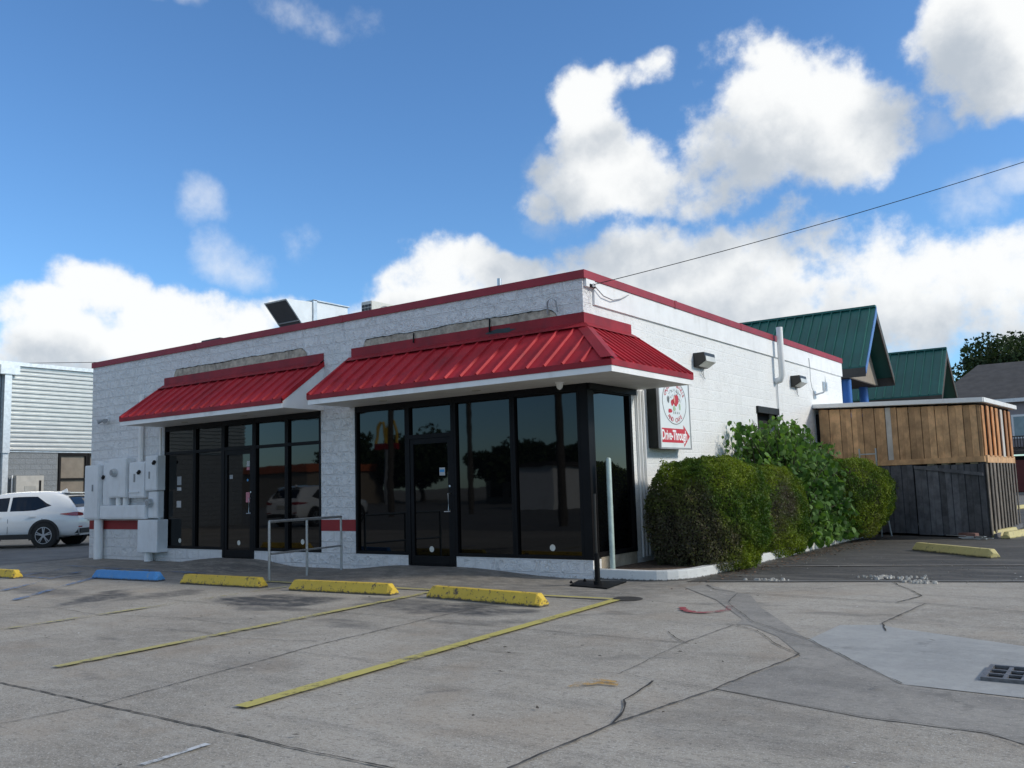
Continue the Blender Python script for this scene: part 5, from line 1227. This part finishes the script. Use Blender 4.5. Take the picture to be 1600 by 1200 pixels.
# trees -----------------------------------------------------------
def tree(loc, h, cr, n_, seed, label, size=.32, mt=M_oak, trunk_h=.35, group=None, flat=.75, name='broadleaf_tree', gaps=.35, trunk_r=.3):
    R = random.Random(seed); RN = np.random.RandomState(seed); L_ = Vector(loc)
    t = empty(name, loc, label, 'tree', group); m = MB(); tips = []
    th = h*trunk_h; top = L_+Vector((R.uniform(-.2, .2), R.uniform(-.2, .2), th))
    m.tube([L_, L_.lerp(top, .5)+Vector((.1, 0, 0)), top], [trunk_r, trunk_r*.8, trunk_r*.65], 8)
    for i in range(11):
        a = 6.28*i/11+R.uniform(-.3, .3); e_ = R.uniform(.25, 1.35); l = cr*R.uniform(.6, 1.0)
        v_ = Vector((math.cos(a)*math.cos(e_), math.sin(a)*math.cos(e_), math.sin(e_)*(h-th)/cr/1.1))
        end = top+v_*l; mid = top.lerp(end, .5)+Vector((0, 0, -.05*l)); m.tube([top, mid, end], [trunk_r*.4, trunk_r*.22, .04], 5); tips.append(end)
        for k_ in range(4):
            s = R.uniform(.4, .9); b0 = top.lerp(end, s); e2 = b0+Vector((R.uniform(-1, 1), R.uniform(-1, 1), R.uniform(-.2, .8)))*cr*.38; m.tube([b0, e2], [.06, .02], 4); tips.append(e2)
    m.build('trunk', M_bark, t)
    cen = []; 
    for p_ in tips: cen.append((p_, cr*R.uniform(.18, .34)))
    per = n_//len(cen); PP = []; NN = []
    for p_, r_ in cen:
        d = RN.randn(per, 3); d /= np.linalg.norm(d, axis=1, keepdims=True)
        rr_ = r_*(1-RN.exponential(.22, per)).clip(0, 1.1); PP.append(np.array(p_)+d*rr_[:, None]*np.array([1, 1, flat])); NN.append(d)
    P = np.concatenate(PP); Nn = np.concatenate(NN)
    keep = wob(P, seed+5, .9/cr*3) > -gaps*2.2; P, Nn = P[keep], Nn[keep]
    leaves_mesh('crown', P, size, mt, t, seed, None, Nn, .3, .7)
    return t
tp = G(1545, 560, Y=72)
tree((tp.x+2.6, 72, 0), 13.4, 6.8, 26000, 1, 'dark oak tree rising behind the shingle roof', .3, group='trees behind the apartment house')
tree((tp.x+11, 75, 0), 13.8, 7.5, 22000, 2, 'dark oak behind the roof, cut by the right edge of the photo', .32, group='trees behind the apartment house')
tree((tp.x-7, 80, 0), 10.0, 6, 12000, 3, 'dark tree half hidden behind the green motel roof', .32, group='trees behind the apartment house')

# ------------------------------------------------------------------ building on the left
M_corr = mat('corrugated_metal', (.47, .47, .455), .32, .55, var=.06, bmp=.03)
M_gblock = block_mat('grey_split_block', 1, (.20, .22, .235), .6, 9)
lb = empty('corrugated_building', (-32, -2, 0), 'low building clad in silver corrugated metal over grey block', 'building')
LX = -27
m = MB(); z_ = 3.2; ys = (-14.6, 16)
prof = []; 
n_ = 19; hh = (6.30-3.2)/n_
for i in range(n_):
    z0_ = 3.2+i*hh; prof += [(LX, z0_), (LX+.06, z0_+hh*.12), (LX+.06, z0_+hh*.52), (LX, z0_+hh*.64)]
prof.append((LX, 6.3))
for y0_, y1_ in ((-14.6, 3.85), (4.28, 16)):
    vs = []
    for x_, z2 in prof: vs += [(x_, y0_, z2), (x_, y1_, z2+.0)]
    m.add(vs, [(2*i, 2*i+1, 2*i+3, 2*i+2) for i in range(len(prof)-1)])
m.build('metal_cladding', M_corr, lb)
MB().box(LX-12, LX-.01, -14.6, 16, 3.15, 6.32).build('upper_wall', M_galv, lb)
MB().box(LX-12, LX+.12, -14.6, 16, 6.32, 6.46).build('roof_edge', M_galv, lb)
MB().box(LX-12, LX-.05, -14.6, 6.13, 0, 3.15).build('block_wall', M_gblock, lb)
MB().box(LX-12, LX-.05, 6.13, 16, 0, .3).build('block_base', M_gblock, lb)
for y0_ in (6.15, 7.3, 9.3, 11.3):
    y1_ = {6.15: 7.28, 7.3: 9.28, 9.3: 11.28, 11.3: 13.3}[y0_]
    f_ = MB().box(LX-.15, LX, y0_, y0_+.08, .3, 3.14).box(LX-.15, LX, y1_-.08, y1_, .3, 3.14).box(LX-.15, LX, y0_+.08, y1_-.08, 3.02, 3.14).box(LX-.15, LX, y0_+.08, y1_-.08, 2.1, 2.18).box(LX-.15, LX, y0_+.08, y1_-.08, .3, .38).build('window', M_black, lb)
    MB().box(LX-.1, LX-.08, y0_+.08, y1_-.08, .38, 2.1).box(LX-.1, LX-.08, y0_+.08, y1_-.08, 2.18, 3.02).build('pane', mat('tan_blind_glass', (.20, .165, .13), .2, bmp=0), f_)
MB().box(LX-.1, LX-.0, 3.7, 3.98, 0, 3.14).build('pilaster', M_galv, lb)
dsn = empty('downspout', (LX+.15, 4.15, 0), 'grey square downspout with collector box on the corrugated building', 'downspout')
MB().box(LX+.02, LX+.35, 3.75, 4.45, 5.95, 6.3).build('collector_box', M_galv, dsn, bevel=.02)
MB().box(LX+.05, LX+.28, 3.95, 4.2, 3.1, 5.95).box(LX+.02, LX+.2, 4.0, 4.2, 0, 3.1).build('pipe', M_galv, dsn)
eb = empty('utility_cabinet', (LX+.3, 5.0, 0), 'pale beige utility cabinet against the grey block wall behind the car', 'cabinet')
MB().box(LX-.04, LX+.3, 4.45, 5.45, 1.0, 2.28).build('body', mat('cabinet_beige', (.38, .37, .34), .6), eb, bevel=.01)
MB().box(LX+.3, LX+.315, 4.75, 5.15, 1.2, 1.9).build('door', mat('cabinet_door', (.30, .30, .28), .6), eb)
MB().box(LX+.3, LX+.33, 5.28, 5.34, 1.7, 2.1).build('handle', M_black, eb); MB().tube([(LX+.1, 4.4, 0), (LX+.1, 4.4, 2.3)], .03, 6).build('conduit', M_white, eb)
MB().box(LX-.04, LX+.2, 4.5, 5.4, 0, 1.0).build('stand', M_grey, eb)
w0, w1_ = G(0, 568, Y=20), G(160, 566, Y=20)
d = (w1_-w0); pts = [w0-d*2.0, w0-d, w0, w1_, w1_+d*1.0]
conduit(pts, .02, 'thin overhead cable crossing the sky at the far left', M_dark, 'overhead_wire', 'wire', n=5)

# ------------------------------------------------------------------ white SUV
M_carpaint = mat('white_car_paint', (.72, .74, .75), .25, var=.02, bmp=0, coat=1)
M_carglass = glass_mat('car_glass', (.008, .010, .014), 1.6, 0)
M_clad = mat('black_cladding', (.02, .02, .021), .6); M_tyre = mat('tyre', (.018, .018, .018), .85); M_rim = mat('alloy_rim', (.5, .5, .52), .3, .8, bmp=0)
M_tail = mat('tail_lamp', (.30, .01, .015), .12, bmp=0, coat=1); M_plate = mat('licence_plate', (.5, .5, .45), .5)
def suv(origin, heading, label, group, name='parked_car'):
    """local x: rear bumper 0 -> nose 4.48 ; local y: right -> left"""
    ox, oy = origin; ch, sh = math.cos(heading), math.sin(heading)
    def T(p): return (ox+p[0]*ch-p[1]*sh, oy+p[0]*sh+p[1]*ch, p[2]+.004)
    t = empty(name, (ox+2.2*ch, oy+2.2*sh, 0), label, 'car', group)
    def B(m, nm, mt, par=t, **k_): m.v = [T(p_) for p_ in m.v]; return m.build(nm, mt, par, **k_)
    top = [(0, .78), (.03, .95), (.10, 1.08), (.20, 1.22), (.33, 1.38), (.46, 1.50), (.42, 1.555), (.7, 1.60), (1.2, 1.635), (1.8, 1.64), (2.4, 1.60), (2.75, 1.52), (3.1, 1.35), (3.45, 1.13), (3.6, 1.06), (3.9, 1.01), (4.2, .93), (4.36, .82), (4.46, .62), (4.48, .5)]
    top = [q_ for q_ in top if q_ != (.42, 1.555)]
    def zt(x): 
        for (a, za_), (b2, zb_) in zip(top[:-1], top[1:]):
            if a <= x <= b2: return za_+(zb_-za_)*(x-a)/(b2-a)
        return top[-1][1]
    def hw(x):
        e = 1
        if x < .7: e = 1-.13*(1-x/.7)**2.2
        if x > 3.6: e = 1-.22*((x-3.6)/.88)**2.2
        return .925*e
    def belt(x): return min(1.02+.035*max(0, (1.6-x)), zt(x)-.015) if x > .1 else min(zt(x)-.01, 1.0)
    def sec(x):
        z_, h_ = zt(x), hw(x); bb = belt(x); k_ = max(0, min(1, (z_-bb)/.45)); hr_ = h_*(.955-.19*k_)
        zbot = .27 if .5 < x < 4.0 else .33
        return [(0, zbot), (h_*.86, zbot), (h_*.95, zbot+.07), (h_*.985, .5), (h_, .66), (h_*.99, .82), (h_*.965, bb), (hr_+.02*k_, z_-.10*k_-.004), (hr_-.06, z_-.03*k_-.002), (hr_*.6, z_), (0, z_+.012*k_)]
    xs_ = sorted(set([0, .015, .04, .08, .13, .2, .27, .34, .42, .5, .6, .75, .9, 1.1, 1.3, 1.5, 1.7, 1.9, 2.1, 2.3, 2.5, 2.7, 2.85, 3.0, 3.15, 3.3, 3.45, 3.6, 3.75, 3.9, 4.05, 4.2, 4.3, 4.38, 4.44, 4.48]))
    m = MB(); ns = len(sec(1)); 
    for x in xs_:
        s_ = sec(x)
        for (y_, z_) in s_: m.v.append((x, y_, z_))
        for (y_, z_) in s_[::-1][1:-1]: m.v.append((x, -y_, z_))
    k_ = 2*ns-2
    for i in range(len(xs_)-1):
        for j in range(k_): m.f.append((i*k_+j, i*k_+(j+1) % k_, (i+1)*k_+(j+1) % k_, (i+1)*k_+j)); m.m.append(0)
    m.f.append(tuple(range(k_))); m.m.append(0); m.f.append(tuple(range((len(xs_)-1)*k_, len(xs_)*k_))); m.m.append(0)
    body = B(m, 'body', M_carpaint, smooth=True)
    def sp(x, s, side, off=.006):   # point on the greenhouse side, s 0 belt -> 1 roof
        q_ = sec(x); a, b2 = q_[6], q_[7]; return (x, side*(a[0]+(b2[0]-a[0])*s+off), a[1]+(b2[1]-a[1])*s)
    def side_glass(x0, x1, side, nose=None, tail=None):
        m = MB(); n2_ = 8; lo = []; hi = []
        for i in range(n2_+1):
            x = x0+(x1-x0)*i/n2_
            s1 = .9; s0_ = .10
            if tail: u_ = (x-x0)/max(.01, tail); s1 = .9*min(1, .35+.65*u_) if u_ < 1 else .9; s0_ = .10+(.25*(1-u_) if u_ < 1 else 0)
            if nose: u_ = (x1-x)/nose; s1 = .9*max(.05, min(1, u_))
            lo.append(sp(x, s0_, side)); hi.append(sp(x, max(s1, s0_+.02), side))
        m.add(lo+hi, [(i, i+1, n2_+2+i, n2_+1+i) for i in range(n2_)]); return B(m, 'side_window', M_carglass, body)
    for sd in (-1, 1):
        side_glass(.80, 1.98, sd, tail=.45); side_glass(2.06, 3.25, sd, nose=.75)
        m = MB(); 
        for xx in (1.02, 2.02, 3.05): q_ = sec(xx); m.add([(xx-.006, sd*(hw(xx)+.002), .42), (xx+.006, sd*(hw(xx)+.002), .42), (xx+.006, sd*(hw(xx)*.99+.003), .85), (xx-.006, sd*(hw(xx)*.99+.003), .85)], [(0, 1, 2, 3)])
        B(m, 'door_gap', M_clad, body)
        for xx in (1.30, 2.30): m = MB(); m.obox((xx, sd*(hw(xx)+.012), .90), (.10, 0, 0), (0, .014, 0), (0, 0, .014)); B(m, 'door_handle', M_carpaint, body, bevel=.005)
        m = MB(); m.obox((2.15, sd*(hw(2)*.985), .33), (1.45, 0, 0), (0, .02, 0), (0, 0, .07)); B(m, 'sill_cladding', M_clad, body)
        m = MB(); m.obox((3.05, sd*(hw(3)+.09), 1.08), (.07, 0, 0), (0, .09, 0), (0, 0, .07)); B(m, 'wing_mirror', M_carpaint, body, bevel=.03)
        # tail lamp wrapping round the corner
        m = MB(); lx = [(.50, 0, .012), (.32, -.035, .03), (.18, -.055, .045), (.08, -.06, .055), (.03, -.06, .055)]
        vs = []
        for (x, dl_, du_) in lx: vs += [(x, sd*(hw(x)*.985+.010), .955+dl_), (x, sd*(hw(x)*.975+.008), .955+du_)]
        vs += [(-.012, sd*.55, .90), (-.0, sd*.55, .97)]
        m.add(vs, [(2*i, 2*i+1, 2*i+3, 2*i+2) for i in range(len(lx))]); B(m, 'tail_lamp', M_tail, body)
        for wx_ in (.95, 3.62):
            m = MB(); n3 = 28; y_ = sd*(hw(wx_)+.004); outer = []; inner = []
            for i in range(n3+1):
                a = -.35+(math.pi+.7)*i/n3; outer.append((wx_+.46*math.cos(a), y_, .37+.45*math.sin(a))); inner.append((wx_+.39*math.cos(a), y_, .37+.39*math.sin(a)))
            m.add(outer+inner, [(i, i+1, n3+2+i, n3+1+i) for i in range(n3)]); B(m, 'arch_cladding', M_clad, body)
            m = MB(); m.tube([(wx_, y_*.72, .37), (wx_, y_-sd*.0, .37)], .395, 28); B(m, 'wheel_well', M_dark, body)
            m = MB(); rr2 = [.30, .345, .355, .355, .345, .27]; yy_ = [.72, .74, .77, .90, .935, .945]
            m.tube([(wx_, sd*.925*q2, .355) for q2 in [.70, .72, .76, .98, 1.012, 1.02]], rr2, 32, cap=True); wh = B(m, 'wheel', M_tyre, t, smooth=True)
            m = MB(); yo = sd*(.925*1.022+.002)
            n4 = 30
            for r0_, r1_ in ((.225, .245),): 
                for i in range(n4): a, b2 = 6.2832*i/n4, 6.2832*(i+1)/n4; m.add([(wx_+r_*math.cos(q3), yo+sd*.004, .355+r_*math.sin(q3)) for r_, q3 in ((r0_, a), (r1_, a), (r1_, b2), (r0_, b2))], [(0, 1, 2, 3)])
            for i in range(10):
                a = 6.2832*(i//2)/5+(.13 if i % 2 else -.13)+.3; dx_, dz_ = math.cos(a), math.sin(a); px_, pz_ = -dz_, dx_
                m.add([(wx_+dx_*.04+px_*.017, yo+sd*.006, .355+dz_*.04+pz_*.017), (wx_+dx_*.04-px_*.017, yo+sd*.006, .355+dz_*.04-pz_*.017), (wx_+dx_*.232-px_*.013, yo+sd*.004, .355+dz_*.232-pz_*.013), (wx_+dx_*.232+px_*.013, yo+sd*.004, .355+dz_*.232+pz_*.013)], [(0, 1, 2, 3)])
            m.tube([(wx_, yo-sd*.01, .355), (wx_, yo+sd*.012, .355)], .055, 14); B(m, 'rim', M_rim, wh)
            m = MB(); m.tube([(wx_, yo-sd*.02, .355), (wx_, yo-sd*.002, .355)], .245, 28); B(m, 'rim_shadow', M_dark, wh)
    # rear glass, bumper, plate, spoiler fin
    m = MB(); vs = []
    for x in (.145, .2, .27, .34, .42):
        q_ = sec(x); z_ = zt(x); wy = (q_[8][0])*.93; vs += [(x-.010, -wy, z_+.004), (x-.012, 0, z_+.016), (x-.010, wy, z_+.004)]
    m.add(vs, [(3*i+j, 3*i+j+1, 3*i+4+j, 3*i+3+j) for i in range(4) for j in range(2)]); B(m, 'rear_window', M_carglass, body)
    m = MB(); m.obox((.50, 0, 1.575), (.13, 0, .012), (0, .60, 0), (0, 0, .014)); B(m, 'spoiler', M_carpaint, body, bevel=.01)
    m = MB(); m.prism([(.95, -.012, 1.625), (.78, -.012, 1.70), (.75, -.012, 1.62)], (0, .024, 0)); B(m, 'antenna_fin', M_carpaint, body)
    m = MB(); m.obox((.10, 0, .46), (.14, 0, 0), (0, .80, 0), (0, 0, .12)); B(m, 'rear_bumper', M_clad, body, bevel=.05)
    m = MB(); m.obox((-.012, 0, .80), (.006, 0, 0), (0, .26, 0), (0, 0, .07)); B(m, 'licence_plate', M_plate, body)
    m = MB()
    for sd in (-1, 1): m.obox((.02, sd*.7, .58), (.03, 0, 0), (0, .10, 0), (0, 0, .018))
    B(m, 'reflector', M_tail, body)
    m = MB(); m.obox((3.95, 0, .40), (.58, 0, 0), (0, .78, 0), (0, 0, .10)); B(m, 'front_bumper', M_clad, body, bevel=.06)
    return t
car = suv((-19.24, 3.15), math.pi+.61, 'white compact SUV with black wheel arches parked by the corrugated building', 'parked white SUVs')

# ------------------------------------------------------------------ across the street, seen mirrored in the black glass
def pole(x, y, h, label, arm=True):
    t = empty('utility_pole', (x, y, 0), label, 'utility pole', 'utility poles across the street')
    MB().tube([(x, y, 0), (x, y, h)], [.17, .11], 10).build('shaft', M_bark, t)
    if arm: MB().box(x-1.2, x+1.2, y-.06, y+.06, h-1.0, h-.88).build('crossarm', M_bark, t)
    return t
pole(-22.0, -25, 11, 'thin wooden utility pole mirrored in the middle pane'); pole(-9.44, -14, 9.5, 'thick wooden utility pole mirrored in the corner pane'); pole(-24.8, -22, 10, 'wooden utility pole mirrored beside the arches sign')
for i, (z1_, nm_) in enumerate(((8.0, 'lowest'), (8.7, 'middle'), (9.9, 'upper'))):
    pts = [Vector((-95+x*5, -40-i*.6, z1_-.5*abs(math.sin(x*.52+i*.2)))) for x in range(0, 27)]
    conduit(pts, .05, nm_+' of the street wires mirrored in the glass', M_dark, 'overhead_wire', 'wire', 'street wires', n=4)
ar = empty('arches_sign', (-46.9, -45, 0), 'yellow double arch sign on a post mirrored in the glass', 'sign')
M_arch = mat('arch_yellow', (.8, .5, .03), .4)
m = MB()
for s in (-1, 1):
    m.tube([(-46.9+s*.62+.6*math.cos(a), -45, 5.3+2.0*math.sin(a)) for a in [math.pi*i/14 for i in range(15)]], .13, 8)
m.build('arches', M_arch, ar); MB().box(-48.2, -45.6, -45.2, -44.8, 4.8, 5.3).build('panel', M_red, ar); MB().tube([(-46.9, -45, 0), (-46.9, -45, 4.8)], .2, 8).build('post', M_grey, ar)
o = empty('low_white_building', (-21.5, -30, 0), 'low white building mirrored in the dark corner pane', 'building')
MB().box(-22.6, -20.2, -36, -30, 0, 2.4).build('wall', M_white, o); MB().box(-22.8, -20.0, -36.2, -29.8, 2.4, 2.62).build('roof', M_dkbrown, o)
o = empty('orange_shop', (-62, -44, 0), 'low shop with an orange fascia mirrored in the left glass', 'building')
MB().box(-72, -56, -54, -44, 0, 3.2).build('wall', M_tan, o); MB().box(-72.3, -55.7, -54.3, -43.7, 3.2, 3.9).build('fascia', mat('orange_fascia', (.45, .12, .05), .6), o)
for i, (x, y, h, cr) in enumerate(((-26, -44, 4.6, 3), (-34, -46, 4.6, 3.5), (-18, -46, 5.2, 3.4), (-52, -54, 5.5, 4), (-64, -62, 6, 5), (-10, -42, 5.2, 3.4), (-3, -44, 5.6, 4), (-40, -56, 5, 4), (27, 8, 7.5, 4), (31, 16, 9, 5), (31, -2, 8, 4.5))):
    tree((x, y, 0), h, cr, 5000, 40+i, ['round', 'tall', 'spreading', 'broad', 'high', 'bushy', 'far right', 'rear', 'near', 'large', 'small'][i]+' street tree mirrored in the storefront glass', .5, group='street trees mirrored in the glass')
o = empty('fuel_canopy', (24, 3, 0), 'white canopy roof mirrored in the side pane', 'canopy')
MB().box(20, 26, -3, 9, 4.0, 4.6).build('roof', M_white, o)
for x, y in ((21, -2), (21, 8), (25, -2), (25, 8)): MB().box(x-.15, x+.15, y-.15, y+.15, 0, 4).build('column', M_grey, o)
for i, (x, y, w_, h_, mt_) in enumerate(((-34, -48, 9, 3.0, M_tan), (-12, -50, 12, 3.2, M_mauve), (3, -46, 9, 2.8, M_tan))):
    o = empty('street_shop', (x, y, 0), ('low tan shop', 'long mauve shop', 'small tan shop')[i]+' across the street mirrored in the storefront glass', 'building', 'shops across the street')
    MB().box(x-w_/2, x+w_/2, y-6, y, 0, h_).build('wall', mt_, o); MB().box(x-w_/2-.3, x+w_/2+.3, y-6.3, y+.3, h_, h_+.35).build('roof', M_dkbrown, o)
    m = MB()
    for k in range(int(w_/2)): m.box(x-w_/2+.5+k*2, x-w_/2+1.7+k*2, y+.01, y+.04, .5, 2.1)
    m.build('window', M_glass, o)
for i in range(9):
    x, y = (-78, -70, -56, -46, -36, -26, -14, -2, 8)[i], -66+3*(i % 3)
    tree((x, y, 0), 5.2+1.1*((i*7) % 4), 5.0, 3500, 70+i, ['first', 'second', 'third', 'fourth', 'fifth', 'sixth', 'seventh', 'eighth', 'ninth'][i]+' from the left of the far dark trees mirrored in the glass', .6, group='far trees mirrored in the glass', trunk_h=.18)
suv((-21.3, -12.0), -math.pi/2-.1, 'white SUV standing on the street side mirrored in the left windows', 'parked white SUVs')
